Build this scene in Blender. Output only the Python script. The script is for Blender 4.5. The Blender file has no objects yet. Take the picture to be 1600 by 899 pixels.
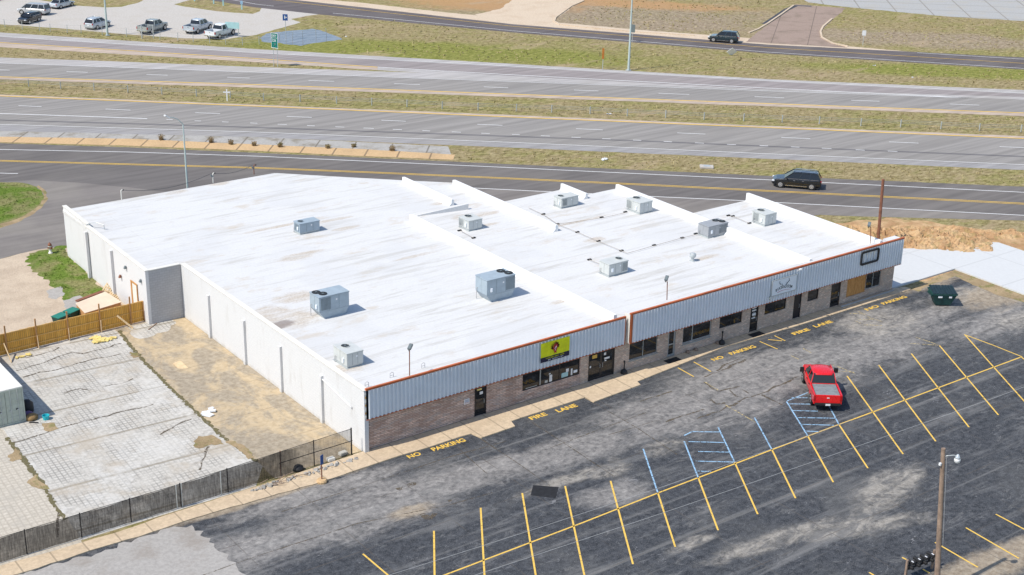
import bpy, bmesh, math, random
from mathutils import Vector, Matrix, Euler
R = math.radians
random.seed(7)
scene = bpy.context.scene
col = scene.collection

# ------------------------------------------------------------------ camera
CP = Vector((-42.0194, -71.7061, 44.0811))
YAW, PITCH, ROLL, FPX = 0.644229, 0.373097, 0.0222309, 2227.10
cy, sy, cp_, sp_ = math.cos(YAW), math.sin(YAW), math.cos(PITCH), math.sin(PITCH)
fwd = Vector((sy*cp_, cy*cp_, -sp_)); rgt = Vector((cy, -sy, 0)); upv = rgt.cross(fwd)
rgt2 = rgt*math.cos(ROLL) + upv*math.sin(ROLL)
up2 = -rgt*math.sin(ROLL) + upv*math.cos(ROLL)
camd = bpy.data.cameras.new('camera'); cam = bpy.data.objects.new('camera', camd); col.objects.link(cam)
camd.sensor_width = 36; camd.lens = FPX/1600*36; camd.clip_start = .5; camd.clip_end = 3000
M3 = Matrix((rgt2, up2, -fwd)).transposed()
cam.matrix_world = Matrix.Translation(CP) @ M3.to_4x4()
scene.camera = cam

def at(px, py, z=0.0):
    """ground (or height z) point that the photograph shows at this pixel"""
    d = fwd + rgt2*((px-800)/FPX) - up2*((py-449.5)/FPX)
    return CP + d*((z-CP.z)/d.z)
def on_front(px, py, y0=0.0):
    d = fwd + rgt2*((px-800)/FPX) - up2*((py-449.5)/FPX)
    return CP + d*((y0-CP.y)/d.y)
def on_side(px, py, x0=0.0):
    d = fwd + rgt2*((px-800)/FPX) - up2*((py-449.5)/FPX)
    return CP + d*((x0-CP.x)/d.x)

# ------------------------------------------------------------------ light
SUN_AZ, SUN_EL = -4.0, 52.5         # shadows run towards +x, a little -y
w = bpy.data.worlds.new('World'); scene.world = w; w.use_nodes = True
wn = w.node_tree.nodes; bg = wn['Background']
sky = wn.new('ShaderNodeTexSky'); sky.sky_type = 'NISHITA'; sky.sun_disc = False
sky.sun_elevation = R(SUN_EL); sky.sun_rotation = R(90 - (180+SUN_AZ)); sky.air_density = 1.0; sky.dust_density = .6
w.node_tree.links.new(sky.outputs[0], bg.inputs[0]); bg.inputs[1].default_value = 0.15
sd = bpy.data.lights.new('sun', 'SUN'); so = bpy.data.objects.new('sun', sd); col.objects.link(so)
sd.energy = 3.9; sd.angle = R(.53); sd.color = (1, .935, .835)
ldir = Vector((math.cos(R(SUN_AZ))*math.cos(R(SUN_EL)), math.sin(R(SUN_AZ))*math.cos(R(SUN_EL)), -math.sin(R(SUN_EL))))
so.rotation_euler = ldir.to_track_quat('-Z', 'Y').to_euler(); so.location = (0, 0, 60)
scene.view_settings.view_transform = 'Standard'; scene.view_settings.look = 'None'
scene.view_settings.exposure = 0.22; scene.view_settings.gamma = 1
scene.render.engine = 'CYCLES'

# ------------------------------------------------------------------ material helpers
class NT:
    def __init__(s, name, rough=.85, spec=.3):
        s.m = bpy.data.materials.new(name); s.m.use_nodes = True
        s.t = s.m.node_tree; s.b = s.t.nodes['Principled BSDF']
        s.b.inputs['Roughness'].default_value = rough; s.b.inputs['Specular IOR Level'].default_value = spec
        g = s.t.nodes.new('ShaderNodeNewGeometry'); s.P = g.outputs['Position']; s.N_ = g.outputs['Normal']
        o = s.t.nodes.new('ShaderNodeTexCoord'); s.O = o.outputs['Object']
    def link(s, a, b): s.t.links.new(a, b)
    def put(s, sock, v):
        if hasattr(v, 'is_linked') or hasattr(v, 'links'): s.link(v, sock)
        else:
            if isinstance(v, (tuple, list)) and len(v) == 3 and sock.type == 'RGBA': v = (*v, 1)
            sock.default_value = v
    def mapv(s, v, scale=(1,1,1), rot=(0,0,0), loc=(0,0,0), typ='POINT'):
        n = s.t.nodes.new('ShaderNodeMapping'); n.vector_type = typ
        s.link(v, n.inputs[0]); n.inputs['Location'].default_value = loc; n.inputs['Rotation'].default_value = rot; n.inputs['Scale'].default_value = scale
        return n.outputs[0]
    def noise(s, scale, detail=4, vec=None, rough=.6, dist=0):
        n = s.t.nodes.new('ShaderNodeTexNoise'); s.link(vec or s.P, n.inputs['Vector'])
        n.inputs['Scale'].default_value = scale; n.inputs['Detail'].default_value = detail; n.inputs['Roughness'].default_value = rough; n.inputs['Distortion'].default_value = dist
        return n.outputs['Fac']
    def vor(s, scale, vec=None, feat='F1', out='Distance', rnd=1):
        n = s.t.nodes.new('ShaderNodeTexVoronoi'); n.feature = feat; s.link(vec or s.P, n.inputs['Vector'])
        n.inputs['Scale'].default_value = scale; n.inputs['Randomness'].default_value = rnd
        return n.outputs[out]
    def brick(s, vec, scale, bw, bh, mortar, c1, c2, cm, offset=.5, smooth=.1, bias=0):
        n = s.t.nodes.new('ShaderNodeTexBrick'); s.link(vec, n.inputs['Vector'])
        n.offset = offset
        s.put(n.inputs['Color1'], c1); s.put(n.inputs['Color2'], c2); s.put(n.inputs['Mortar'], cm)
        n.inputs['Scale'].default_value = scale; n.inputs['Brick Width'].default_value = bw; n.inputs['Row Height'].default_value = bh
        n.inputs['Mortar Size'].default_value = mortar; n.inputs['Mortar Smooth'].default_value = smooth; n.inputs['Bias'].default_value = bias
        return n.outputs['Color'], n.outputs['Fac']
    def rng(s, f, a, b, c=0., d=1., typ='SMOOTHSTEP'):
        n = s.t.nodes.new('ShaderNodeMapRange'); n.interpolation_type = typ
        s.put(n.inputs[0], f); n.inputs[1].default_value = a; n.inputs[2].default_value = b; n.inputs[3].default_value = c; n.inputs[4].default_value = d
        return n.outputs[0]
    def math(s, op, a, b=0., c=0.):
        n = s.t.nodes.new('ShaderNodeMath'); n.operation = op; s.put(n.inputs[0], a); s.put(n.inputs[1], b)
        if op == 'MULTIPLY_ADD': s.put(n.inputs[2], c)
        return n.outputs[0]
    def mix(s, f, a, b, typ='MIX'):
        n = s.t.nodes.new('ShaderNodeMix'); n.data_type = 'RGBA'; n.blend_type = typ; n.clamp_factor = True
        s.put(n.inputs[0], f); s.put(n.inputs[6], a); s.put(n.inputs[7], b)
        return n.outputs[2]
    def ramp(s, f, stops):
        n = s.t.nodes.new('ShaderNodeValToRGB'); s.put(n.inputs[0], f); e = n.color_ramp.elements
        while len(e) < len(stops): e.new(.5)
        for k, (p, c) in enumerate(stops): e[k].position = p; e[k].color = (*c, 1)
        return n.outputs[0]
    def xyz(s, v):
        n = s.t.nodes.new('ShaderNodeSeparateXYZ'); s.link(v, n.inputs[0]); return n.outputs
    def comb(s, x, y, z=0.):
        n = s.t.nodes.new('ShaderNodeCombineXYZ'); s.put(n.inputs[0], x); s.put(n.inputs[1], y); s.put(n.inputs[2], z); return n.outputs[0]
    def blob(s, cx, cy_, rx, ry, ang=0, edge=.5, wob=None, amp=.5):
        v = s.mapv(s.P, scale=(rx, ry, 1), rot=(0, 0, R(ang)), loc=(cx, cy_, 0), typ='TEXTURE')
        x, y, z = s.xyz(v)
        d = s.math('SQRT', s.math('ADD', s.math('MULTIPLY', x, x), s.math('MULTIPLY', y, y)))
        if wob is not None: d = s.math('ADD', d, s.math('MULTIPLY', s.math('SUBTRACT', wob, .5), amp*2))
        return s.rng(d, 1+edge/2, 1-edge/2)
    def mx(s, *f):
        r = f[0]
        for g in f[1:]: r = s.math('MAXIMUM', r, g)
        return r
    def bump(s, h, strength=.3, dist=.02):
        n = s.t.nodes.new('ShaderNodeBump'); n.inputs['Strength'].default_value = strength; n.inputs['Distance'].default_value = dist
        s.put(n.inputs['Height'], h); s.link(n.outputs[0], s.b.inputs['Normal'])
    def col(s, c): s.put(s.b.inputs['Base Color'], c); return s.m

def weathered(name, c, var=.12, scale=1.5, rough=.7, dirt=None, dirt_amt=.35, metal=0, spec=.4, bump=0, obj=True):
    n = NT(name, rough, spec); n.b.inputs['Metallic'].default_value = metal
    V = n.O if obj else n.P
    a = n.noise(scale, 5, V); b = n.noise(scale*9, 3, V)
    c0 = tuple(x*(1-var) for x in c); c1 = tuple(min(1, x*(1+var)) for x in c)
    r = n.mix(n.rng(a, .3, .7), c0, c1)
    r = n.mix(n.rng(b, .35, .75, 0, .35), r, tuple(x*(1-2*var) for x in c))
    if dirt: r = n.mix(n.rng(n.noise(scale*.8, 6, V, .7), .52, .75, 0, dirt_amt), r, dirt)
    if bump: n.bump(b, bump, .01)
    return n.col(r)
def glossy(name, c, rough=.12, coat=0., spec=.5, metal=0.):
    n = NT(name, rough, spec); n.b.inputs['Metallic'].default_value = metal
    n.b.inputs['Coat Weight'].default_value = coat; n.b.inputs['Coat Roughness'].default_value = .06
    n.put(n.b.inputs['Roughness'], n.rng(n.noise(6, 3, n.O), .3, .7, rough*.7, rough*1.5+.02))
    return n.col(n.mix(n.rng(n.noise(2, 4, n.O), .3, .7), tuple(x*.93 for x in c), c))

# ------------------------------------------------------------------ mesh helpers
class MB:
    def __init__(s): s.v = []; s.f = []
    def add(s, vs, fs):
        k = len(s.v); s.v += [tuple(v) for v in vs]; s.f += [tuple(i+k for i in f) for f in fs]; return s
    def box(s, x0, x1, y0, y1, z0, z1, M=None):
        vs = [Vector(p) for p in ((x0,y0,z0),(x1,y0,z0),(x1,y1,z0),(x0,y1,z0),(x0,y0,z1),(x1,y0,z1),(x1,y1,z1),(x0,y1,z1))]
        if M is not None: vs = [M @ v for v in vs]
        return s.add(vs, [(0,3,2,1),(4,5,6,7),(0,1,5,4),(1,2,6,5),(2,3,7,6),(3,0,4,7)])
    def frustum(s, a, za, b, zb):
        """a,b = (x0,x1,y0,y1) rectangles"""
        vs = [(a[0],a[2],za),(a[1],a[2],za),(a[1],a[3],za),(a[0],a[3],za),(b[0],b[2],zb),(b[1],b[2],zb),(b[1],b[3],zb),(b[0],b[3],zb)]
        return s.add(vs, [(0,3,2,1),(4,5,6,7),(0,1,5,4),(1,2,6,5),(2,3,7,6),(3,0,4,7)])
    def cyl(s, p0, p1, r0, r1=None, n=12, cap=True):
        p0, p1 = Vector(p0), Vector(p1); r1 = r0 if r1 is None else r1
        d = (p1-p0).normalized(); a = d.orthogonal().normalized(); b = d.cross(a)
        vs = [p0+(a*math.cos(t)+b*math.sin(t))*r0 for t in [2*math.pi*i/n for i in range(n)]]
        vs += [p1+(a*math.cos(t)+b*math.sin(t))*r1 for t in [2*math.pi*i/n for i in range(n)]]
        fs = [(i, (i+1) % n, n+(i+1) % n, n+i) for i in range(n)]
        if cap: fs += [tuple(range(n-1, -1, -1)), tuple(range(n, 2*n))]
        return s.add(vs, fs)
    def tube(s, pts, r, n=6):
        for a, b in zip(pts, pts[1:]): s.cyl(a, b, r, n=n)
        return s
    def bar(s, p0, p1, wdt, hgt, up=(0,0,1)):
        p0, p1 = Vector(p0), Vector(p1); d = (p1-p0).normalized(); u = Vector(up)
        sd_ = d.cross(u)
        if sd_.length < 1e-4: sd_ = d.cross(Vector((1,0,0)))
        sd_.normalize(); u = sd_.cross(d)
        vs = []
        for p in (p0, p1):
            for a, b in ((-1,-1),(1,-1),(1,1),(-1,1)): vs.append(p+sd_*(a*wdt/2)+u*(b*hgt/2))
        return s.add(vs, [(0,1,2,3),(7,6,5,4),(0,4,5,1),(1,5,6,2),(2,6,7,3),(3,7,4,0)])
    def prism(s, pts, z0, z1):
        n = len(pts)
        vs = [(p[0],p[1],z0) for p in pts]+[(p[0],p[1],z1) for p in pts]
        return s.add(vs, [tuple(range(n-1,-1,-1)), tuple(range(n,2*n))]+[(i,(i+1)%n,n+(i+1)%n,n+i) for i in range(n)])
    def quad(s, a, b, c, d): return s.add([a,b,c,d], [(0,1,2,3)])
    def lathe(s, prof, c=(0,0,0), n=16):
        k = []
        for r, z in prof:
            k += [(c[0]+r*math.cos(2*math.pi*i/n), c[1]+r*math.sin(2*math.pi*i/n), c[2]+z) for i in range(n)]
        fs = []
        for j in range(len(prof)-1):
            for i in range(n): fs.append((j*n+i, j*n+(i+1)%n, (j+1)*n+(i+1)%n, (j+1)*n+i))
        fs.append(tuple(range(n-1,-1,-1))); fs.append(tuple((len(prof)-1)*n+i for i in range(n)))
        return s.add(k, fs)
    def build(s, name, m, parent=None, bevel=0, smooth=False, fix=True):
        me = bpy.data.meshes.new(name); me.from_pydata(s.v, [], s.f); me.update()
        if fix or bevel:
            bm = bmesh.new(); bm.from_mesh(me)
            if fix: bmesh.ops.recalc_face_normals(bm, faces=bm.faces)
            if bevel:
                bmesh.ops.remove_doubles(bm, verts=bm.verts, dist=1e-5)
                es = [e for e in bm.edges if len(e.link_faces) == 2 and e.calc_face_angle(0) > .5]
                bmesh.ops.bevel(bm, geom=es, offset=bevel, segments=2, affect='EDGES', clamp_overlap=True)
            bm.to_mesh(me); bm.free()
        if m: me.materials.append(m)
        if smooth:
            for p in me.polygons: p.use_smooth = True
        o = bpy.data.objects.new(name, me); col.objects.link(o)
        if parent: o.parent = parent
        return o
def tag(o, label=None, cat=None, group=None, kind=None):
    if label: o['label'] = label
    if cat: o['category'] = cat
    if group: o['group'] = group
    if kind: o['kind'] = kind
    return o
def empty(name, loc, rz=0, label=None, cat=None, group=None):
    o = bpy.data.objects.new(name, None); o.empty_display_size = .3; col.objects.link(o)
    o.location = loc; o.rotation_euler = (0, 0, rz); return tag(o, label, cat, group)
def copy_tree(o, parent=None):
    c = o.copy(); col.objects.link(c); c.parent = parent
    for ch in [x for x in bpy.data.objects if x.parent == o]: copy_tree(ch, c)
    return c
def text_obj(name, s, size, m, M, parent=None, thick=.004, sx=1.0, bold=.0, curve=0):
    cu = bpy.data.curves.new(name, 'FONT'); cu.body = s; cu.size = size; cu.align_x = 'LEFT'; cu.extrude = thick; cu.offset = bold
    o = bpy.data.objects.new(name, cu); col.objects.link(o)
    bpy.context.view_layer.update()
    me = bpy.data.meshes.new_from_object(o.evaluated_get(bpy.context.evaluated_depsgraph_get()))
    col.objects.unlink(o); bpy.data.objects.remove(o)
    me.transform(M @ Matrix.Diagonal((sx, 1, 1, 1)))
    me.materials.clear(); me.materials.append(m)
    ob = bpy.data.objects.new(name, me); col.objects.link(ob); ob.parent = parent
    return ob

def jag(pts, step=.8, amp=.08, closed=True):
    out = []; n = len(pts)
    for i in range(n if closed else n-1):
        a, b = Vector(pts[i][:2]), Vector(pts[(i+1) % n][:2]); L = (b-a).length; k = max(1, min(400, int(L/step)))
        nr = Vector((-(b-a).y, (b-a).x)).normalized() if L > 0 else Vector((0, 0))
        for j in range(k):
            p = a.lerp(b, j/k)
            if j: p = p + nr*random.uniform(-amp, amp)
            out.append((p.x, p.y))
    if not closed: out.append(tuple(pts[-1][:2]))
    return out
def sheet(name, pix, m, z, label, cat, amp=0, step=.8, world=False, group=None, kind='structure'):
    pts = pix if world else [tuple(at(*p)[:2]) for p in pix]
    if amp: pts = jag(pts, step, amp)
    bm = bmesh.new(); vs = [bm.verts.new((p[0], p[1], z)) for p in pts]
    f = bm.faces.new(vs); f.normal_update()
    if f.normal.z < 0: f.normal_flip()
    bmesh.ops.triangulate(bm, faces=bm.faces, ngon_method='EAR_CLIP')
    me = bpy.data.meshes.new(name); bm.to_mesh(me); bm.free(); me.materials.append(m)
    o = bpy.data.objects.new(name, me); col.objects.link(o)
    return tag(o, label, cat, group, kind)
def strip_pts(mb, pts, wdt, z, wmul=None):
    """flat ribbon along world polyline"""
    P = [Vector(p[:2]) for p in pts]; L = []
    for i, p in enumerate(P):
        a = P[max(0, i-1)]; b = P[min(len(P)-1, i+1)]; d = (b-a).normalized(); n = Vector((-d.y, d.x))
        ww = wdt/2*(wmul[i] if wmul else 1)
        L.append(((p+n*ww).to_tuple()+(z,), (p-n*ww).to_tuple()+(z,)))
    for (a, b), (c, d) in zip(L, L[1:]): mb.quad(a, b, d, c)
def lines(name, segs, wdt, m, z, label, cat='road marking', group=None):
    mb = MB()
    for s in segs: strip_pts(mb, [at(*p) for p in s], wdt, z)
    return tag(mb.build(name, m, fix=False), label, cat, group, 'structure')

# ------------------------------------------------------------------ materials
def m_ground():
    n = NT('grass_ground', .95, .1)
    st = n.mapv(n.P, rot=(0,0,R(40)), scale=(1,1.6,1))
    big = n.noise(.06, 4); mid = n.noise(.45, 5, st); fine = n.noise(3.2, 6, st, .75); ff = n.noise(11, 3, n.P, .7)
    fine = n.noise(1.5, 7, n.mapv(n.P, rot=(0,0,R(40)), scale=(.7,1.5,1)), .8)
    dry = n.ramp(fine, [(.36,(.13,.10,.045)),(.45,(.25,.20,.10)),(.54,(.35,.285,.155)),(.64,(.50,.41,.25))])
    grn = n.ramp(fine, [(.36,(.09,.105,.02)),(.46,(.18,.195,.04)),(.56,(.28,.28,.075)),(.66,(.42,.38,.16))])
    f = n.rng(n.math('ADD', n.math('MULTIPLY', big, .7), n.math('MULTIPLY', mid, .75)), .64, .86)
    # greener verge between the ramp and the far road, and by the front pole
    wob = n.noise(.12, 5)
    g = n.mx(n.blob(72, 101, 34, 7, -42, .8, wob, .5), n.blob(128, 52, 22, 4, -42, .8, wob, .5), n.blob(*at(20,312)[:2], 9, 8, 0, .6, wob, .3))
    c = n.mix(n.math('MAXIMUM', n.math('MULTIPLY', f, .5), n.math('MULTIPLY', g, .95)), dry, grn)
    purp = n.blob(*at(960,25)[:2], 26, 14, -45, .8, wob, .6)
    pur2 = n.blob(*at(1450,62)[:2], 22, 6, -45, .8, wob, .6)
    c = n.mix(n.math('MULTIPLY', n.mx(purp, pur2), .7), c, n.ramp(fine, [(.36,(.14,.10,.075)),(.5,(.32,.25,.19)),(.64,(.52,.43,.34))]))
    og = n.mx(n.blob(*at(1000,7)[:2], 17, 4, -45, .9, n.noise(.35,5), .8), n.blob(*at(760,5)[:2], 15, 7, -45, .9, n.noise(.35,5), .8))
    c = n.mix(n.math('MULTIPLY', og, .8), c, (.46,.27,.13))
    c = n.mix(n.rng(ff, .52, .74, 0, .4), c, (.11,.09,.045))
    bare = n.rng(n.noise(.14, 7, n.mapv(n.P, rot=(0,0,R(40)), scale=(.5,1.3,1)), .7), .56, .66, 0, .6); c = n.mix(bare, c, (.42,.32,.21))
    c = n.mix(n.rng(n.noise(7,3), .62, .75, 0, .6), c, (.48,.42,.28))
    n.bump(n.math('ADD', fine, ff), .6, .15)
    return n.col(c)
M = {}
M['ground'] = m_ground()
def m_lush():
    n = NT('lush_grass', .95, .1); fine = n.noise(4, 6, None, .75); mid = n.noise(.35, 4)
    c = n.ramp(fine, [(.25,(.05,.09,.015)),(.5,(.13,.20,.03)),(.75,(.26,.31,.08))])
    c = n.mix(n.rng(mid, .42, .62, 0, .75), c, n.ramp(fine, [(.3,(.17,.15,.06)),(.7,(.40,.35,.18))]))
    n.bump(fine, .9, .2); return n.col(c)
M['lush'] = m_lush()
def m_asphalt(name, c, ang=-39.5, dirt=.10, tan=(.36,.33,.28), speck=.25, joints=0):
    n = NT(name, .9, .2)
    al = n.mapv(n.P, rot=(0,0,R(-ang)), scale=(.06, 1.3, 1))
    tr = n.noise(.9, 5, al, .55); sp = n.noise(22, 2); big = n.noise(.12, 4)
    r = n.mix(n.rng(tr, .3, .7), tuple(x*.84 for x in c), tuple(x*1.14 for x in c))
    r = n.mix(n.rng(big, .4, .7, 0, dirt), r, tan)
    r = n.mix(n.rng(sp, .42, .7, 0, speck), r, tuple(x*.6 for x in c))
    r = n.mix(n.rng(n.noise(2.5,6), .6, .75, 0, .12), r, tuple(x*.5 for x in c))
    n.bump(sp, .25, .01); return n.col(r)
M['hwy'] = m_asphalt('highway_asphalt', (.275,.26,.245))
M['ramp'] = m_asphalt('ramp_asphalt', (.285,.255,.25), tan=(.4,.36,.32))
M['front'] = m_asphalt('frontage_asphalt', (.148,.136,.130), speck=.15, dirt=.12)
M['front_light'] = m_asphalt('driveway_asphalt', (.20,.182,.17), speck=.25, dirt=.3)
M['shoulder'] = m_asphalt('pale_shoulder', (.42,.40,.39), dirt=.3)
M['greyshoulder'] = m_asphalt('grey_shoulder', (.31,.30,.30), dirt=.3)
M['tanshoulder'] = m_asphalt('tan_shoulder', (.47,.38,.31), dirt=.3)
M['farroad'] = m_asphalt('far_road_asphalt', (.125,.11,.112), ang=-52, speck=.1)
def m_conc(name, c, tile=None, ang=0, stain=(.36,.30,.22), amt=.4, crack=True, joint=(.2,.18,.15), flat=False):
    n = NT(name, .9, .2); a = n.noise(.35, 6, None, .65); b = n.noise(4, 5, None, .7); s = n.noise(30, 2)
    r = n.mix(n.rng(b, .3, .7), tuple(x*.84 for x in c), tuple(min(1,x*1.1) for x in c))
    r = n.mix(n.rng(a, .45, .72, 0, amt), r, stain)
    r = n.mix(n.rng(s, .5, .75, 0, .2), r, tuple(x*.55 for x in c))
    h = b
    if tile:
        v = n.mapv(n.P, rot=(0,0,R(ang)))
        cc, f = n.brick(v, 1, tile[0], tile[1], tile[2], (1,1,1), (1,1,1), (0,0,0), offset=0)
        r = n.mix(n.math('MULTIPLY', f, .75), r, joint)
    if flat: r = n.mix(.75, r, c)
    else: n.bump(n.math('ADD', b, s), .2, .01)
    return n.col(r)
M['sidewalk'] = m_conc('sidewalk_concrete', (.58,.46,.32), (1.9, 40, .05), stain=(.42,.32,.22), amt=.5, joint=(.3,.24,.17))
M['farlot'] = m_conc('pale_lot', (.50,.47,.43), stain=(.44,.40,.34), amt=.5)
M['tanroad'] = m_conc('tan_concrete', (.60,.49,.37), stain=(.48,.36,.25), amt=.6)
M['pinkdrive'] = m_conc('reddish_drive', (.33,.25,.205), (5.5,9,.07), ang=50, stain=(.22,.17,.13), amt=.8, joint=(.14,.11,.09))
M['oldlot'] = m_conc('old_pale_lot', (.40,.40,.39), (6,6,.12), ang=42, stain=(.40,.38,.34), amt=.9, joint=(.22,.20,.17))
M['pad'] = m_conc('new_white_concrete', (.57,.58,.58), (6.1, 5.0, .09), stain=(.60,.595,.58), amt=.25, joint=(.22,.22,.21), flat=True)
M['greyslab'] = m_conc('grey_slab', (.38,.36,.335), stain=(.27,.235,.20), amt=.8)
M['roughstrip'] = m_conc('rough_gutter', (.40,.385,.36), (4.2, 60, .10), ang=40, stain=(.20,.17,.12), amt=.9, joint=(.15,.13,.1))
M['orangekerb'] = m_conc('orange_gutter', (.58,.40,.22), (3.6, 60, .10), ang=40, stain=(.40,.28,.16), amt=.5, joint=(.16,.12,.08))
def m_dirt(name, c, c2, green=0.):
    n = NT(name, .95, .1); a = n.noise(.5, 6, None, .7); b = n.noise(5, 6, None, .7)
    r = n.mix(n.rng(a, .35, .65), c, c2); r = n.mix(n.rng(b, .5, .75, 0, .5), r, tuple(x*.55 for x in c2))
    if green: r = n.mix(n.rng(n.noise(1.1,5), .52, .62, 0, green), r, (.14,.17,.04))
    n.bump(n.math('ADD', a, b), .6, .12); return n.col(r)
M['dirt'] = m_dirt('tan_dirt', (.56,.46,.35), (.46,.37,.28))
M['edge_dirt'] = m_dirt('edge_dirt', (.40,.30,.18), (.28,.21,.12), .5)
M['orangedirt'] = m_dirt('orange_soil', (.56,.39,.22), (.40,.24,.125), .3)
def m_yard():
    n = NT('scored_yard_concrete', .9, .2)
    a = n.noise(.3, 6, None, .7); b = n.noise(3.5, 5, None, .7)
    r = n.mix(n.rng(b, .3, .7), (.42,.40,.36), (.59,.565,.515))
    v = n.mapv(n.P, rot=(0,0,R(3)))
    cc, f = n.brick(v, 1, .33, .33, .045, (1,1,1), (1,1,1), (0,0,0), offset=0)
    r = n.mix(n.math('MULTIPLY', f, n.rng(n.noise(.5,5), .4, .62, .1, .75)), r, (.25,.24,.22))
    cc, f2 = n.brick(v, 1, 100, 5.4, .12, (1,1,1), (1,1,1), (0,0,0), offset=0)
    r = n.mix(n.math('MULTIPLY', f2, .6), r, (.2,.17,.12))
    r = n.mix(n.rng(a, .48, .66, 0, .6), r, (.42,.36,.28))
    r = n.mix(n.rng(n.noise(.9, 8, None, .78), .54, .66, 0, .6), r, (.25,.23,.205))
    r = n.mix(n.rng(n.noise(.22, 6, None, .7), .5, .6, 0, .4), r, (.63,.62,.59))
    n.bump(b, .2, .02); return n.col(r)
M['yard'] = m_yard()
def m_yard2():
    n = NT('tan_scored_concrete', .9, .2); b = n.noise(3.5, 5, None, .7)
    r = n.mix(n.rng(b, .3, .7), (.44,.40,.33), (.58,.53,.45))
    cc, f = n.brick(n.mapv(n.P, rot=(0,0,R(3))), 1, .36, .36, .05, (1,1,1), (1,1,1), (0,0,0), offset=0)
    r = n.mix(n.math('MULTIPLY', f, .4), r, (.32,.28,.23))
    r = n.mix(n.rng(n.noise(.6,6), .5, .7, 0, .5), r, (.40,.37,.32)); return n.col(r)
M['yard2'] = m_yard2()
def m_apron():
    n = NT('stained_tan_concrete', .9, .15); a = n.noise(.35, 6, n.mapv(n.P, scale=(1,.6,1)), .7, .6); b = n.noise(2.6, 6, None, .72)
    r = n.mix(n.rng(b, .3, .7), (.43,.335,.215), (.54,.435,.29))
    r = n.mix(n.rng(a, .42, .56, 0, .85), r, n.mix(n.rng(b,.35,.65), (.25,.215,.165), (.38,.33,.26)))
    cc, f = n.brick(n.P, 1, 9, 4.6, .05, (1,1,1), (1,1,1), (0,0,0), offset=0)
    r = n.mix(n.math('MULTIPLY', f, .5), r, (.28,.22,.15)); n.bump(b,.2,.02); return n.col(r)
M['apron'] = m_apron()
def m_lot():
    n = NT('parking_lot_sealcoat', .88, .25)
    sw = n.mapv(n.P, rot=(0,0,R(-4)), scale=(.16, 1.0, 1))
    st = n.noise(.55, 8, sw, .68, .4); fine = n.noise(2.4, 7, None, .72); sp = n.noise(18, 2, None, .6)
    big = n.noise(.11, 5, None, .6, .5); wob = n.noise(.5, 10, n.mapv(n.P, scale=(.5,1,1)), .78, .5)
    base = n.mix(n.rng(fine, .36, .64), (.026,.029,.035), (.066,.071,.080))
    base = n.mix(n.rng(st, .52, .68, 0, .55), base, (.19,.188,.185))
    mot = n.noise(1.0, 9, n.mapv(n.P, scale=(.5,1,1)), .8, .8); base = n.mix(n.rng(mot, .54, .65, 0, .55), base, (.19,.188,.185))
    base = n.mix(n.rng(big, .5, .66, 0, .3), base, (.15,.147,.14))
    worn = n.ramp(n.math('ADD', n.math('MULTIPLY', fine, .5), n.math('MULTIPLY', mot, .5)), [(.38,(.08,.079,.078)),(.46,(.18,.172,.164)),(.54,(.275,.26,.245)),(.64,(.40,.38,.35))])
    tan = n.ramp(fine, [(.3,(.22,.20,.17)),(.5,(.36,.33,.285)),(.7,(.50,.46,.40))])
    B = lambda px, py, rx, ry, a=0, e=.9, amp=1.35: n.blob(*at(px, py)[:2], rx, ry, a, e, wob, amp)
    g = n.mx(B(560,800,10,2.4), B(380,860,7,2.0,-4), B(730,745,5,1.6), B(900,700,6,1.7), B(1040,645,6,2.8), B(1150,600,7,3.2), B(1290,565,8,3.0),
             B(1380,540,6,2.2), B(960,770,2.5,1.2), B(500,770,6,1.0))
    g2 = n.mx(B(1490,480,6,2.2), B(1560,500,6,2.5), B(1370,500,5,2), B(1180,570,6,1.5), B(1150,655,4,1.6))
    t = n.mx(B(1378,505,3.6,2.3), B(880,752,3.6,.6), B(950,735,1.5,.9), B(1385,765,3.4,1.3,15), B(1330,825,5,.8,-18), B(1500,460,3,1.0), B(1225,840,5,.7,-6),
             B(1040,700,1.6,.9), B(1080,850,1.6,.5), B(1420,745,2.2,.7,20), B(1590,500,2.4,1.6), B(470,745,3,.5,0))
    edge = n.mx(B(1450,440,5,1.2), B(1560,462,4,2.2), B(1545,885,5,1.3,0,.6,.9), B(420,775,7,.45), B(640,800,1.5,.6))
    r = n.mix(n.math('MULTIPLY', g, .92), base, worn)
    r = n.mix(n.math('MULTIPLY', g2, n.rng(st,.38,.55,.2,.9)), r, worn)
    r = n.mix(n.math('MULTIPLY', n.math('MULTIPLY', t, n.rng(mot, .42, .58, .25, 1)), .75), r, tan)
    r = n.mix(n.math('MULTIPLY', edge, .8), r, n.ramp(fine, [(.3,(.20,.15,.10)),(.7,(.50,.42,.31))]))
    # scuffs: thin pale scratches
    scr = n.noise(1.1, 3, n.mapv(n.P, rot=(0,0,R(25)), scale=(1,1,1)), .5, 2.2)
    line = n.rng(n.math('ABSOLUTE', n.math('SUBTRACT', scr, .5)), .006, .0)
    r = n.mix(n.math('MULTIPLY', line, n.rng(n.noise(.5,3), .5, .62, 0, .5)), r, (.40,.40,.40))
    scr2 = n.noise(.8, 2, n.mapv(n.P, rot=(0,0,R(-12)), scale=(.3,1,1), loc=(4,9,0)), .5, 1.5)
    l2 = n.rng(n.math('ABSOLUTE', n.math('SUBTRACT', scr2, .52)), .004, .0)
    r = n.mix(n.math('MULTIPLY', l2, n.rng(n.noise(.7,3), .5, .6, 0, .55)), r, (.36,.36,.37))
    v1 = n.vor(.55, n.mapv(n.P, scale=(1,1,0))); r = n.mix(n.math('MULTIPLY', n.rng(n.math('ADD', v1, n.math('MULTIPLY', n.noise(6,4), .12)), .17, .09), .6), r, (.025,.025,.028))
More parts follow.
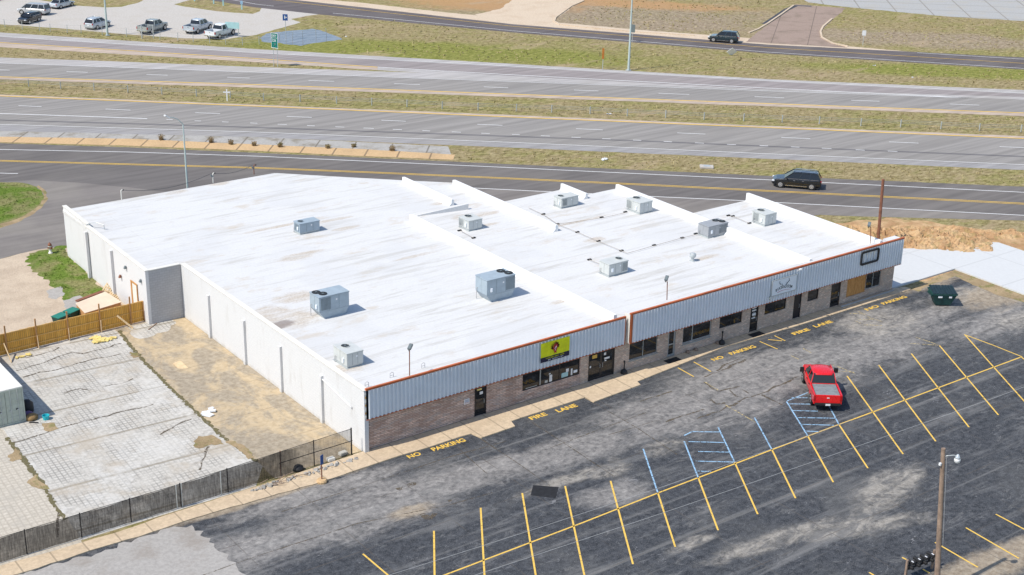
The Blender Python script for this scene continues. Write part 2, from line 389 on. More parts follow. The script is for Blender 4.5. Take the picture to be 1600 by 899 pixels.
    tr = n.noise(.5, 4, n.mapv(n.P, rot=(0,0,R(-8)), scale=(.03, 2.6, 1)), .6); r = n.mix(n.rng(tr, .56, .68, 0, .35), r, (.24,.235,.225))
    tr2 = n.noise(.5, 4, n.mapv(n.P, rot=(0,0,R(52)), scale=(.05, 2.8, 1), loc=(3,1,0)), .6); r = n.mix(n.rng(tr2, .60, .68, 0, .22), r, (.26,.255,.25))
    r = n.mix(n.rng(sp, .52, .70, 0, .35), r, (.30,.30,.30))
    r = n.mix(n.rng(n.noise(9,4), .58, .72, 0, .35), r, (.03,.03,.035))
    # slab joints reflected through the seal coat
    cc, f = n.brick(n.mapv(n.P, loc=(0,.9,0)), 1, 5.9, 4.7, .035, (1,1,1), (1,1,1), (0,0,0), offset=0)
    r = n.mix(n.math('MULTIPLY', f, n.rng(n.noise(.6,4), .4, .6, .05, .6)), r, (.10,.085,.07))
    n.bump(n.math('ADD', fine, sp), .3, .015)
    return n.col(r)
M['lot'] = m_lot()
def m_roof():
    n = NT('white_roof_coating', .8, .25)
    sx = n.mapv(n.P, scale=(.16, 1.6, 1)); a = n.noise(.7, 7, sx, .7, .3); b = n.noise(.45, 7, n.mapv(n.P, scale=(.5,1,1)), .7); c3 = n.noise(6, 5)
    r = n.mix(n.rng(c3, .3, .7), (.60,.60,.595), (.65,.65,.642))
    r = n.mix(n.rng(a, .49, .68, 0, .6), r, (.42,.40,.36))
    wd = n.noise(2.4, 8, n.mapv(n.P, scale=(.2,1.2,1)), .75, .4); r = n.mix(n.rng(wd, .57, .68, 0, .38), r, (.42,.39,.34))
    r = n.mix(n.rng(n.noise(.16,4), .5, .62, 0, .35), r, (.54,.545,.55))
    r = n.mix(n.rng(b, .54, .70, 0, .5), r, (.50,.42,.32))
    cc, f = n.brick(n.P, 1, 60, 1.83, .03, (1,1,1), (1,1,1), (0,0,0), offset=0)
    r = n.mix(n.math('MULTIPLY', f, n.rng(a, .4, .6, .12, .6)), r, (.47,.46,.44))
    wob = n.noise(1.2, 6, None, .7)
    B = lambda px, py, rx, ry, e=.7: n.blob(*at(px, py, 4.35)[:2], rx, ry, 0, e, wob, .7)
    t = n.mx(B(757,335,1.5,.5), B(760,352,1.4,.3), B(450,500,2.2,1.6), B(460,465,1.6,1.0), B(425,490,1.4,1.5), B(515,345,2.4,.3), B(720,340,1,.6), B(540,357,1.2,.35), B(930,375,1,.5),
             B(1040,318,1.2,.4), B(910,345,3.2,.22), B(1105,402,1.2,.4), B(545,575,1.3,.7), B(463,402,1.6,.5), B(880,470,1.2,.3), B(275,301,1.1,.5), B(345,287,1.1,.5),
             B(430,355,3,.3), B(470,398,2,.4), B(690,317,1.2,.4), B(650,400,2.2,.25))
    r = n.mix(n.math('MULTIPLY', n.math('MULTIPLY', t, n.rng(wd, .35, .6, .25, 1)), .7), r, n.mix(n.rng(c3,.4,.6), (.40,.32,.235), (.52,.45,.36)))
    d = n.mx(B(440,507,1.1,.55,.6), B(430,512,.8,.5,.5)); r = n.mix(n.math('MULTIPLY', d, .7), r, (.20,.16,.145))
    n.bump(n.math('ADD', b, c3), .12, .02)
    return n.col(r)
M['roof'] = m_roof()
M['parapet'] = weathered('white_parapet_coating', (.80,.80,.79), .02, 1, .8, (.6,.56,.5), .25, obj=False)
def m_whitewall():
    n = NT('white_painted_block', .85, .2); x, y, z = n.xyz(n.P)
    v = n.comb(n.math('ADD', x, y), z)
    cc, f = n.brick(v, 1, .4, .2, .012, (1,1,1), (1,1,1), (0,0,0))
    a = n.noise(1.2, 6, n.mapv(n.P, scale=(1,1,.25)), .7); b = n.noise(9, 4)
    r = n.mix(n.rng(b,.3,.7), (.61,.615,.62), (.67,.672,.672))
    r = n.mix(n.rng(a,.52,.76,0,.5), r, (.47,.455,.43))
    r = n.mix(n.math('MULTIPLY', f, .3), r, (.48,.48,.49))
    r = n.mix(n.rng(n.math('ADD', z, n.math('MULTIPLY', n.noise(1.5,5), .8)), .75, .3, 0, .5), r, (.45,.40,.32))
    n.bump(n.math('SUBTRACT', b, f), .35, .012); return n.col(r)
M['white'] = m_whitewall()
def m_greyblock():
    n = NT('grey_painted_block', .85, .2); x, y, z = n.xyz(n.P)
    cc, f = n.brick(n.comb(x, z), 1, .4, .2, .014, (.44,.44,.45), (.40,.40,.41), (.33,.33,.34))
    r = n.mix(n.rng(n.noise(1.5,6), .45, .7, 0, .3), cc, (.36,.355,.35)); n.bump(f, .3, .01); return n.col(r)
M['greyblock'] = m_greyblock()
def m_stone(name, bw, bh, c1, c2, c3, mort, off=.5):
    n = NT(name, .9, .2); x, y, z = n.xyz(n.P); wv = n.noise(1.3, 3)
    v = n.comb(n.math('ADD', n.math('ADD', x, y), n.math('MULTIPLY', wv, .06)), n.math('ADD', z, n.math('MULTIPLY', n.noise(2.2,3), .05)))
    cc, f = n.brick(v, 1, bw, bh, .012, c1, c2, mort, offset=off)
    cel = n.vor(1, n.mapv(v, scale=(1/bw, 1/bh, 1)), 'F1', 'Color')
    cx = n.xyz(cel)
    r = n.mix(n.rng(cx[0], .55, .8, 0, .7), cc, c3)
    r = n.mix(n.rng(cx[1], .7, .95, 0, .6), r, tuple(q*1.45 for q in c2))
    r = n.mix(n.rng(n.noise(.7,5), .45, .7, 0, .4), r, tuple(q*.62 for q in c1))
    r = n.mix(f, r, mort)
    n.bump(n.math('ADD', n.math('MULTIPLY', f, -1.2), n.math('MULTIPLY', cx[2], .8)), 1.0, .03); return n.col(r)
M['stone'] = m_stone('stacked_stone', .55, .12, (.46,.31,.25), (.66,.50,.42), (.52,.45,.42), (.27,.21,.18))
M['brick'] = m_stone('tan_brick', .26, .10, (.56,.41,.32), (.74,.58,.47), (.60,.52,.45), (.42,.37,.33))
M['fascia'] = weathered('corrugated_steel', (.72,.76,.80), .04, .7, .4, (.55,.58,.60), .3, spec=.5, obj=False)
M['trim'] = weathered('orange_brown_trim', (.50,.13,.045), .18, .8, .5, (.30,.10,.05), .4, obj=False)
M['frame_dark'] = weathered('dark_bronze_frame', (.035,.03,.03), .1, 3, .4)
M['frame_alu'] = weathered('aluminium_frame', (.38,.41,.42), .1, 3, .4, metal=.4)
def m_glass():
    n = NT('dark_shop_glass', .04, .5); a = n.noise(1.6, 4, n.mapv(n.P, scale=(1,1,2)), .6)
    n.bump(n.noise(1.2,2), .05, .02)
    return n.col(n.ramp(a, [(.35,(.006,.007,.008)),(.55,(.018,.02,.024)),(.72,(.05,.055,.06))]))
M['glass'] = m_glass()
M['carglass'] = glossy('car_glass', (.012,.014,.017), .05, 0, .6)
M['doorblack'] = weathered('black_steel_door', (.02,.02,.025), .2, 2, .35)
def m_boards():
    n = NT('stained_plywood', .7, .3); x, y, z = n.xyz(n.P); g = n.noise(3, 6, n.mapv(n.P, scale=(4,4,.5)), .7)
    return n.col(n.mix(n.rng(g,.3,.7), (.38,.17,.05), (.60,.33,.12)))
M['boards'] = m_boards()
def m_fencewood():
    n = NT('cedar_fence', .75, .25); x, y, z = n.xyz(n.P)
    cc, f = n.brick(n.comb(x, z), 1, .145, 50, .012, (.86,.47,.09), (.66,.34,.06), (.25,.12,.03), offset=0)
    g = n.noise(3, 6, n.mapv(n.P, scale=(6,6,.5)), .7)
    r = n.mix(n.rng(g,.4,.7,0,.5), cc, (.58,.34,.11)); n.bump(f, .5, .01); return n.col(r)
M['fencewood'] = m_fencewood()
M['rail'] = weathered('fence_rail_wood', (.70,.41,.12), .15, 3, .75)
M['lumber'] = weathered('fresh_lumber', (.66,.50,.30), .12, 3, .75)
M['lumber_red'] = weathered('treated_lumber', (.45,.24,.10), .15, 3, .75)
M['drypipe'] = weathered('dull_tan_pipe', (.36,.31,.26), .2, 3, .7)
M['ply'] = weathered('raw_plywood', (.68,.55,.42), .06, 1, .8, (.5,.4,.3), .25)
M['pole'] = weathered('weathered_pole_wood', (.30,.215,.16), .25, 2.5, .85, (.14,.10,.075), .6, bump=.4)
M['rust'] = weathered('rusty_steel', (.24,.10,.06), .25, 2, .8, (.10,.05,.04), .5)
M['galv'] = weathered('galvanised_steel', (.50,.53,.53), .08, 3, .45, metal=.3)
M['darkgalv'] = weathered('dull_galvanised_cable', (.24,.27,.27), .1, 3, .6)
M['greenish'] = weathered('painted_light_pole', (.46,.54,.52), .08, 1, .5)
M['paleunit'] = weathered('pale_hvac_enamel', (.54,.56,.545), .06, 2, .5, (.42,.41,.37), .35)
M['blueunit'] = weathered('blue_grey_hvac_enamel', (.33,.40,.455), .07, 2, .45, (.24,.28,.30), .3)
M['greyunit'] = weathered('grey_hvac_enamel', (.33,.345,.365), .07, 2, .45, (.24,.25,.26), .3)
M['black'] = weathered('matt_black', (.02,.02,.022), .2, 4, .6)
M['rubber'] = weathered('tyre_rubber', (.022,.022,.022), .2, 4, .85)
M['rim'] = glossy('alloy_rim', (.62,.63,.64), .25, metal=.6)
M['red'] = glossy('red_car_paint', (.72,.008,.012), .3, .7)
M['blackpaint'] = glossy('black_car_paint', (.008,.011,.014), .2, .8)
M['tealpaint'] = glossy('dark_teal_car_paint', (.016,.032,.042), .2, .8)
M['whitepaint'] = glossy('white_car_paint', (.74,.76,.78), .3, .5)
M['silver'] = glossy('silver_car_paint', (.44,.455,.47), .3, .6, metal=.3)
M['silverblue'] = glossy('pale_blue_silver_car_paint', (.50,.55,.60), .3, .6, metal=.2)
M['greytruck'] = glossy('grey_green_car_paint', (.38,.41,.40), .3, .6, metal=.2)
M['chrome'] = glossy('chrome_trim', (.75,.76,.77), .15, metal=.9)
M['lamp_white'] = glossy('headlamp_lens', (.8,.82,.85), .1)
M['lamp_red'] = glossy('tail_lamp_lens', (.38,.01,.01), .15)
M['bedliner'] = weathered('grey_bed_liner', (.22,.24,.25), .2, 3, .6, (.4,.41,.4), .5)
M['bin'] = weathered('dark_green_bin_paint', (.012,.06,.055), .2, 2, .5, (.05,.09,.08), .4)
M['binlid'] = weathered('black_green_lid_plastic', (.016,.034,.042), .2, 3, .5)
M['container'] = weathered('pale_grey_container_paint', (.44,.48,.41), .1, 2, .6, (.28,.27,.2), .5)
M['containertop'] = weathered('white_container_top', (.72,.70,.64), .05, 1, .7, (.5,.46,.4), .3)
M['_y'] = weathered('yellow_road_paint', (.66,.43,.09), .1, 6, .8, (.45,.36,.2), .7, obj=False)
M['yellowhwy'] = weathered('yellow_lane_paint', (.82,.52,.08), .1, 1, .8, (.60,.46,.28), .35, obj=False)
M['wpaint'] = weathered('white_lane_paint', (.76,.76,.75), .05, 2, .8, (.55,.54,.52), .6, obj=False)
M['bpaint'] = weathered('blue_bay_paint', (.30,.48,.66), .12, 6, .8, (.20,.25,.30), .8, obj=False)
def m_worn(name, c, amt):
    n = NT(name, .85, .2); t = n.t
    a = n.noise(5, 6, None, .75); mk = n.rng(a, amt-.08, amt+.08)
    tr = t.nodes.new('ShaderNodeBsdfTransparent'); mx = t.nodes.new('ShaderNodeMixShader')
    n.link(mk, mx.inputs[0]); n.link(tr.outputs[0], mx.inputs[2]); n.link(n.b.outputs[0], mx.inputs[1])
    n.link(mx.outputs[0], t.nodes['Material Output'].inputs[0]); return n.col(n.mix(n.noise(3,3), c, tuple(x*.8 for x in c)))
M['yellow_w'] = m_worn('worn_yellow_paint', (.84,.55,.12), .62)
M['yellow_f'] = m_worn('faded_yellow_paint', (.60,.48,.24), .50)
M['blue_w'] = m_worn('worn_blue_paint', (.34,.55,.76), .56)
M['crack'] = m_worn('crack_dirt', (.13,.105,.075), .52)
M['weedcrack'] = m_worn('weedy_joint', (.16,.14,.07), .58)
M['patch'] = weathered('fresh_black_patch', (.018,.019,.022), .3, 3, .9)
M['cable'] = weathered('grey_cable', (.40,.40,.40), .1, 3, .6)
M['darkcable'] = weathered('dark_cable', (.08,.08,.085), .1, 3, .6)
M['signgreen'] = weathered('green_sign_sheet', (.0,.15,.12), .08, 3, .4)
M['signblue'] = weathered('blue_sign_sheet', (.02,.08,.26), .08, 3, .4)
M['signbrown'] = weathered('brown_orange_sign_sheet', (.36,.13,.02), .08, 3, .5)
M['signwhite'] = weathered('white_sign_sheet', (.75,.76,.77), .05, 3, .4)
M['signback'] = weathered('grey_sign_back', (.14,.17,.18), .1, 3, .5)
M['banner'] = weathered('yellow_green_vinyl', (.78,.80,.01), .12, 1.6, .5)
M['navy'] = weathered('navy_vinyl', (.012,.014,.05), .1, 3, .5)
M['redprint'] = weathered('red_print', (.42,.03,.03), .1, 6, .5)
M['darkred'] = weathered('dark_red_print', (.10,.02,.015), .1, 6, .5)
M['panelgrey'] = weathered('pale_sign_panel', (.80,.84,.88), .04, 1, .5)
M['slate'] = weathered('dark_slate_print', (.05,.07,.09), .1, 6, .5)
M['crimson'] = weathered('crimson_print', (.45,.02,.12), .1, 6, .5)
M['cyan'] = weathered('cyan_plastic', (.03,.45,.52), .05, 6, .5)
M['straw'] = weathered('yellow_straw_scraps', (.75,.60,.22), .2, 6, .9)
M['brownbag'] = weathered('brown_sack', (.25,.16,.07), .2, 6, .9)
M['purple'] = weathered('dull_purple_cloth', (.16,.10,.2), .2, 6, .9)
M['tealpanel'] = weathered('pale_teal_panel', (.38,.60,.62), .08, 2, .6)
M['roofgreen'] = weathered('teal_green_lid', (.02,.20,.15), .15, 3, .5)
def m_water():
    n = NT('puddle_water', .06, .5); a = n.noise(1.2, 5, n.mapv(n.P, rot=(0,0,R(40)), scale=(.4,1.5,1)))
    n.bump(a, .15, .05); return n.col(n.mix(n.rng(a,.4,.6), (.13,.14,.155), (.21,.22,.235)))
M['water'] = m_water()
def m_mesh():
    n = NT('black_privacy_mesh', .8, .15); t = n.t; x, y, z = n.xyz(n.P)
    tr = t.nodes.new('ShaderNodeBsdfTransparent'); mx = t.nodes.new('ShaderNodeMixShader')
    a = n.noise(3, 4, n.mapv(n.P, scale=(8,1,.5)), .6); b = n.noise(.6, 4)
    wear = n.rng(x, -6, -3, 0, .42)
    o = n.math('ADD', n.rng(a, .3, .7, .10, .24), wear)
    o = n.math('ADD', o, n.rng(b, .5, .75, 0, .18))
    n.link(o, mx.inputs[0]); n.link(n.b.outputs[0], mx.inputs[1]); n.link(tr.outputs[0], mx.inputs[2])
    n.link(mx.outputs[0], t.nodes['Material Output'].inputs[0])
    return n.col(n.mix(n.rng(a,.3,.7), (.03,.028,.027), (.062,.057,.053)))
M['mesh'] = m_mesh()

# ------------------------------------------------------------------ terrain and roads
Z = .004
sheet('ground', [(-700,-700),(900,-700),(900,900),(-700,900)], M['ground'], 0, 'dry patchy grass verge lying between all the roads', 'ground', world=True)
def road(name, top, bot, m, k, label, amp=.05, cat='road'):
    """top/bottom edges as pixel polylines, both left to right"""
    sheet(name, list(top)+list(reversed(bot)), m, k*Z, label, cat, amp, 1.2)
X0, X1 = -260, 1860
def ext(p):   # lengthen a polyline beyond both frame edges
    (a, b), (c, d) = p[0], p[1]; s = (b-d)/(a-c); l = (X0, b+(X0-a)*s)
    (a2, b2), (c2, d2) = p[-1], p[-2]; s2 = (b2-d2)/(a2-c2); r = (X1, b2+(X1-a2)*s2)
    return [l]+list(p)+[r]
# far road
fr_t = [(200,-34),(450,-1),(560,11),(800,38),(1200,70),(1600,90),(1860,100)]
fr_b = [(200,-20),(400,12),(500,23),(800,51),(1200,84),(1600,109),(1860,121)]
road('gravel_verge', [(380,-16),(450,-5),(560,4),(700,20),(800,29),(1000,47),(1200,62),(1320,72),(1433,82)], [(380,-12),(450,0),(560,12),(800,39),(1000,56),(1200,71),(1433,84)], M['tanroad'], 1, 'pale tan concrete shoulder along the upper side of the far road', .1, 'shoulder')
road('far_road', fr_t, fr_b, M['farroad'], 2, 'narrow dark two lane road crossing the top of the picture', .05)
# ramp, highway carriageways
road('ramp_shoulder', ext([(0,51),(400,77),(800,100),(1200,124),(1600,141)]), ext([(0,74),(400,97),(590,110),(800,122),(1200,140),(1600,150)]), M['shoulder'], 1, 'pale shoulder of the exit ramp below the grass bank', .05, 'shoulder')
road('exit_ramp', ext([(0,58),(400,83.5),(800,105),(1200,127.5),(1600,147)]), ext([(0,67.5),(400,92.5),(600,106),(800,119),(1200,140),(1600,152)]), M['ramp'], 2, 'pinkish grey exit ramp lane merging beside the highway', .03)
road('ramp_inner_shoulder', ext([(0,68),(300,86.5),(590,106)])[:-1], ext([(0,74),(300,91),(590,110)])[:-1], M['tanshoulder'], 3, 'tan inner shoulder of the exit ramp', .06, 'shoulder')
road('highway_shoulder', ext([(0,90),(200,97),(400,105),(600,112),(800,119),(1200,138),(1600,151)]), ext([(0,124),(400,137),(800,152),(1200,166),(1600,182)]), M['shoulder'], 1.5, 'pale shoulder of the far highway carriageway', .05, 'shoulder')
road('highway', ext([(0,98.5),(400,113),(600,120),(800,127),(1200,141),(1600,156)]), ext([(0,121),(400,133.5),(800,148),(1200,162.5),(1600,177.5)]), M['hwy'], 4, 'far highway carriageway with a yellow edge line', .03)
road('median_shoulder', ext([(0,121),(400,133.5),(800,148),(1200,162.5),(1600,177.5)]), ext([(0,124.5),(400,137.5),(800,152),(1200,166.5),(1600,182)]), M['tanshoulder'], 5, 'tan median side shoulder of the far carriageway', .08, 'shoulder')
road('highway', ext([(0,149),(400,165),(800,181),(1200,198),(1600,214)]), ext([(0,205),(400,214),(800,231),(1200,248),(1600,265)]), M['hwy'], 1, 'near highway carriageway with an added exit lane', .03)
road('median_shoulder', ext([(0,148),(400,164),(800,180),(1200,197),(1600,213)]), ext([(0,150.5),(400,167),(800,183),(1200,200),(1600,217)]), M['tanshoulder'], 2, 'tan median side shoulder of the near carriageway', .08, 'shoulder')
road('outer_shoulder', ext([(0,196),(400,208),(800,224),(1200,242),(1600,259)]), ext([(0,206),(400,215),(800,231),(1200,248.5),(1600,266)]), M['greyshoulder'], 2, 'grey outer shoulder of the near carriageway', .05, 'shoulder')
mb = MB(); strip_pts(mb, [at(*p) for p in [(-200,182),(0,188),(200,193.5),(400,199.5),(800,213.5),(1000,220.5),(1200,229),(1600,245),(1800,253)]], .55, 2.5*Z)
tag(mb.build('asphalt_seam', m_asphalt('dark_seam', (.165,.158,.16), speck=.2), fix=False), 'dark tar seam along the exit lane', 'seam', None, 'structure')
road('gutter_slab', [(-260,199),(0,205),(400,214.5),(700,229)], [(-260,209),(0,215),(200,219),(400,228),(600,239),(705,246)], M['roughstrip'], 2.3, 'weedy grey concrete gutter strip below the highway shoulder', .1, 'gutter')
road('gutter_blocks', [(-260,208),(0,214),(200,217),(400,226),(560,233),(711,242)], [(-260,217),(0,222.5),(200,228),(400,236),(560,244),(708,250)], M['orangekerb'], 3, 'row of orange tan concrete gutter blocks along the frontage road', .05, 'gutter')
road('frontage_road', ext([(0,224),(200,230.5),(400,239),(800,257),(1200,275),(1600,292)]), [(-260,440),(-100,420),(0,404),(60,390),(103,384),(500,420),(900,400),(1150,352),(1282,336),(1330,338),(1600,345),(1860,356)], M['front'], 1, 'dark frontage road running right behind the white building', .04)
road('road_shoulder', [(700,293),(842,299),(1030,308),(1150,314),(1225,318.5),(1600,338),(1860,350)], [(700,330),(900,340),(1150,352),(1282,336),(1330,338),(1600,345),(1860,356)], M['front_light'], 2, 'lighter worn shoulder on the near side of the frontage road', .04, 'shoulder')
sheet('driveway', [(-200,298),(50,282),(110,285),(260,300),(330,330),(200,400),(103,385),(60,390),(0,405),(-200,440)], M['front_light'], 2*Z, 'worn grey side driveway curving down beside the building', 'driveway', .25, 1.5)
sheet('grass_island', [(-200,278),(0,285),(35,286),(57,292),(66,300),(68,311),(60,322),(45,333),(25,343),(0,350),(-200,375)], M['lush'], 3*Z, 'bright green grass corner beside the driveway at the left edge', 'grass', .12, .6)
sheet('island_edge', [(-200,375),(0,350),(25,343),(45,333),(60,322),(68,311),(66,300),(57,292),(60,290),(72,299),(74,313),(64,326),(47,338),(25,349),(0,357),(-200,382)], M['edge_dirt'], 2.5*Z, 'dirty worn edge round the green grass corner', 'dirt', .12, .6)
# far parking lot
sheet('far_parking_lot', [(-260,12),(-100,-4),(0,-2),(60,0),(90,5),(115,9),(165,12),(190,11),(215,5),(232,-4),(285,-9),(310,-4),(272,7),(290,11),(340,18),(395,22),(406,18),(410,12),(404,6),(440,14),(500,22.5),(480,25),(455,30),(470,35),(440,44),(400,55),(350,62),(290,60),(200,54),(100,45),(0,38),(-260,22)], M['farlot'], 1.5*Z, 'pale concrete parking lot at the top left corner', 'parking lot', .15, 1.5)
sheet('far_side_road', [(250,-60),(330,-20),(400,3),(412,8),(420,-20),(420,-60)], M['hwy'], 1.2*Z, 'road corner behind the far parking lot', 'road', .1)
sheet('puddle', [(405,60),(415,53),(440,50),(457,48),(470,47),(488,45),(497,47),(512,52),(528,58),(535,62),(522,64),(505,66),(488,68),(470,72),(452,70),(430,67),(412,66)], M['water'], 1.3*Z, 'shallow bluish puddle in the ditch beside the green highway sign', 'puddle', .25, .7)
sheet('dirt_driveway', [(742,23),(782,14),(800,0),(815,-14),(930,-14),(912,0),(895,11),(866,30),(872,38),(860,44),(800,39)], M['tanroad'], 1.4*Z, 'pale tan dirt drive leaving the far road upwards', 'driveway', .2, 1)
sheet('side_drive', [(1165,66),(1200,38),(1222,22),(1243,7),(1322,13),(1300,32),(1284,47),(1283,58),(1300,68),(1325,75)], M['pinkdrive'], 1.4*Z, 'reddish concrete drive joining the far road on the right', 'driveway', .12, 1)
sheet('old_parking_lot', [(1225,-20),(1263,4),(1330,12),(1480,26),(1600,33),(1860,50),(1860,-20)], M['oldlot'], 1.6*Z, 'cracked pale old parking lot at the top right corner', 'parking lot', .25, 1)
mb = MB()
for P_ in ([(1170,52),(1185,46),(1200,37),(1222,22),(1240,9)], [(1300,30),(1286,42),(1282,50),(1284,59),(1300,68),(1325,73)], [(912,2),(893,10),(868,28),(866,34),(875,39),(910,43),(1000,51),(1085,56)]):
    q = [at(*p) for p in P_]
    for a, b in zip(q, q[1:]): mb.bar((a.x,a.y,.07), (b.x,b.y,.07), .3, .14)
tag(mb.build('kerb', M['tanroad']), 'low tan kerbs edging the two drives of the far road', 'kerb', None, 'structure')
mb = MB(); strip_pts(mb, [at(*p) for p in [(1195,38),(1212,27),(1228,16),(1243,9),(1268,10)]], 1.1, 2*Z)
tag(mb.build('drain_channel', m_asphalt('wet_dark_channel', (.06,.065,.08)), fix=False), 'dark drain channel beside the reddish drive', 'gutter', None, 'structure')

# markings on the roads
lines('lane_line', [ext([(0,150.5),(400,166.5),(800,183.5),(1200,200),(1600,217)])], .25, M['yellowhwy'], 8*Z, 'yellow edge line of the near carriageway', 'road marking')
lines('lane_line', [ext([(0,120.5),(400,132.7),(800,147.7),(1200,162.3),(1600,177)])], .25, M['yellowhwy'], 8*Z, 'yellow edge line of the far carriageway', 'road marking')
lines('lane_line', [ext([(0,67),(400,92),(590,105.5)][:3])[:-1]], .25, M['yellowhwy'], 8*Z, 'yellow edge line of the exit ramp', 'road marking')
lines('lane_line', [ext([(0,251),(200,256.5),(400,262),(600,270),(800,278.8),(1000,288),(1200,298),(1400,308),(1600,318)])], .13, M['yellowhwy'], 5*Z, 'double yellow centre line of the frontage road', 'road marking')
lines('lane_line', [ext([(0,252.4),(200,257.9),(400,263.4),(600,271.5),(800,280.3),(1000,289.6),(1200,299.6),(1400,309.7),(1600,319.7)])], .11, M['yellowhwy'], 5*Z, 'second thinner stripe of the frontage centre line', 'road marking')
lines('lane_line', [[(200,-26),(425,0),(600,20),(800,41.5),(1200,75),(1600,99.5),(1860,111)]], .14, M['yellowhwy'], 8*Z, 'orange centre line of the far road', 'road marking')
WL = [ext([(0,234),(200,238),(400,244.5),(800,262.5),(1200,281.5),(1600,301)]), [(-200,270),(0,271),(28,271.7)], [(700,292),(745,294.5),(842,299.3),(1030,308),(1150,313.5),(1225,317.5),(1600,337),(1860,349)],
      ext([(0,195),(400,207),(800,223.2),(1200,241),(1600,258)]), [(-200,172),(0,178),(120,182),(230,186)],
      ext([(0,99),(400,113.5),(800,128),(1200,142.5),(1512,153.5)])[:-1], [(590,105.5),(700,112),(800,117.5),(1000,128),(1200,138.3),(1400,148),(1512,153.5)],
      ext([(0,57),(400,83),(800,104),(1200,126.5),(1600,146)]), [(520,21),(800,48.5),(1200,82),(1600,107.5),(1860,119)], [(200,-30),(400,7),(428,10)], [(1433,83),(1600,93),(1860,104)]]
for k, (p, lb) in enumerate(zip(WL, ['white edge line on the far side of the frontage road', 'short white stub line beside the grass corner', 'white edge line on the near side of the frontage road', 'white edge line of the near carriageway', 'white gore line of the exit lane at the left', 'white edge line of the far carriageway', 'white gore line where the ramp merges', 'white edge line at the top of the exit ramp', 'white edge line on the near side of the far road', 'white stub of the far road edge line before the lot entrance', 'white edge line on the upper side of the far road'])):
    lines('lane_line', [p], .15 if k not in (4,6) else .22, M['wpaint'], 8*Z if k > 2 else 5*Z, lb)
D1 = [(-24,15,109.5),(104,137,113),(229,262,117.5),(355,390,122),(482,522,127),(616,656,132),(756,794,137),(897,935,142),(1029,1077,147.3),(1179,1225,152.5),(1330,1374,158),(1484,1530,164)]
D2 = [(29,65,166.5),(165,204,171.9),(305,344,177.5),(448,487,183.3),(596,634,189.3),(746,785,195.7),(900,942,202.7),(1058,1102,209.2),(1221,1266,216.4),(1389,1435,223.3),(1562,1605,230.7)]
D3 = [(260,270,187.5),(304,314,189.5),(347,357,191.2),(391,402,193),(434,448,195),(480,492,197),(524,538,199),(568,584,201),(614,628,203),(660,672,205),(706,720,207),(752,765,209),(800,812,211),(845,859,213),(893,907,215.3),(941,954,217.5),(989,1002,219.8),(1037,1050,222),(1086,1100,224.2),(1136,1150,226.4),(1187,1200,228.4),(1236,1249,230.4),(1284,1299,232.5),(1337,1351,235),(1387,1402,237)]
for D, lb, s in ((D1, 'white lane dashes of the far carriageway', .038), (D2, 'white lane dashes of the near carriageway', .042), (D3, 'short white dashes of the exit lane', .044)):
    lines('lane_dash', [[(a, y-s*(b-a)/2), (b, y+s*(b-a)/2)] for a, b, y in D], .16, M['wpaint'], 8*Z, lb)

# soil bank and white pad on the right
def mound(name, ctr, rx, ry, h, m, label, ang=0, nx=110, ny=44, seed=0):
    rnd = random.Random(seed); bm = bmesh.new(); from mathutils import noise as mn
    vs = []
    for j in range(ny+1):
        for i in range(nx+1):
            u = -1+2*i/nx; v = -1+2*j/ny; d = max(0, 1-abs(u)**3)*max(0, 1-v*v)
            p = Vector((u*rx*2.1, v*ry*2.1, seed*7.3))
            n_ = mn.fractal(p*.42, .9, 2.1, 5); z = h*(d**.6)*(.5+.6*n_+.35*mn.fractal(p*1.9, .8, 2.2, 4))
            e = math.cos(R(ang)); s_ = math.sin(R(ang)); x = u*rx + mn.noise(p*.6)*.4; y = v*ry*(1+.25*mn.noise(Vector((u*4, 3, seed))))
            vs.append(bm.verts.new((x*e-y*s_, x*s_+y*e, max(z, 0)-.03)))
    for j in range(ny):
        for i in range(nx): bm.faces.new((vs[j*(nx+1)+i], vs[j*(nx+1)+i+1], vs[(j+1)*(nx+1)+i+1], vs[(j+1)*(nx+1)+i]))
    me = bpy.data.meshes.new(name); bm.to_mesh(me); bm.free(); me.materials.append(m)
    o = bpy.data.objects.new(name, me); col.objects.link(o); o.location = ctr
    return tag(o, label, 'soil bank', None, 'structure')
sheet('soil_ground', [(1285,350),(1330,347),(1400,341),(1470,350),(1530,358),(1600,370),(1860,395),(1860,430),(1600,430),(1400,440),(1350,400)], M['orangedirt'], 1.2*Z, 'orange brown bare soil between road and white pad', 'soil', .4, .8)
mound('soil_bank', at(1395,374), 9.5, 3.0, 1.0, M['orangedirt'], 'pale orange eroded soil bank behind the building end', -42, seed=1)
mound('soil_bank', at(1535,365), 8.5, 1.2, .5, M['orangedirt'], 'lower brown soil bank beside the white pad', -44, seed=2)
mb = MB(); q = [at(*p) for p in [(1395,392),(1412,390.5),(1487,389.5),(1517,380),(1560,381),(1600,394.5),(1860,470),(1860,640),(1600,462.5),(1491.4,421.7),(1405,451)]]
q[-1] = Vector((52.62, -.02, 0)); q[-2] = Vector((61.2, 0, 0)); q[-3] = Vector((61.1, -7.3, 0)); q[-4] = Vector((61.1,-30,0)); q[-5] = Vector((110,-30,0)); q[0] = Vector((54, 6.5, 0)); q.insert(0, Vector((52.62, 6.5, 0)))
mb.prism([(p.x,p.y) for p in q], -.05, .13)
tag(mb.build('concrete_pad', M['pad']), 'new white concrete pad beyond the right end of the building', 'concrete pad', None, 'structure')
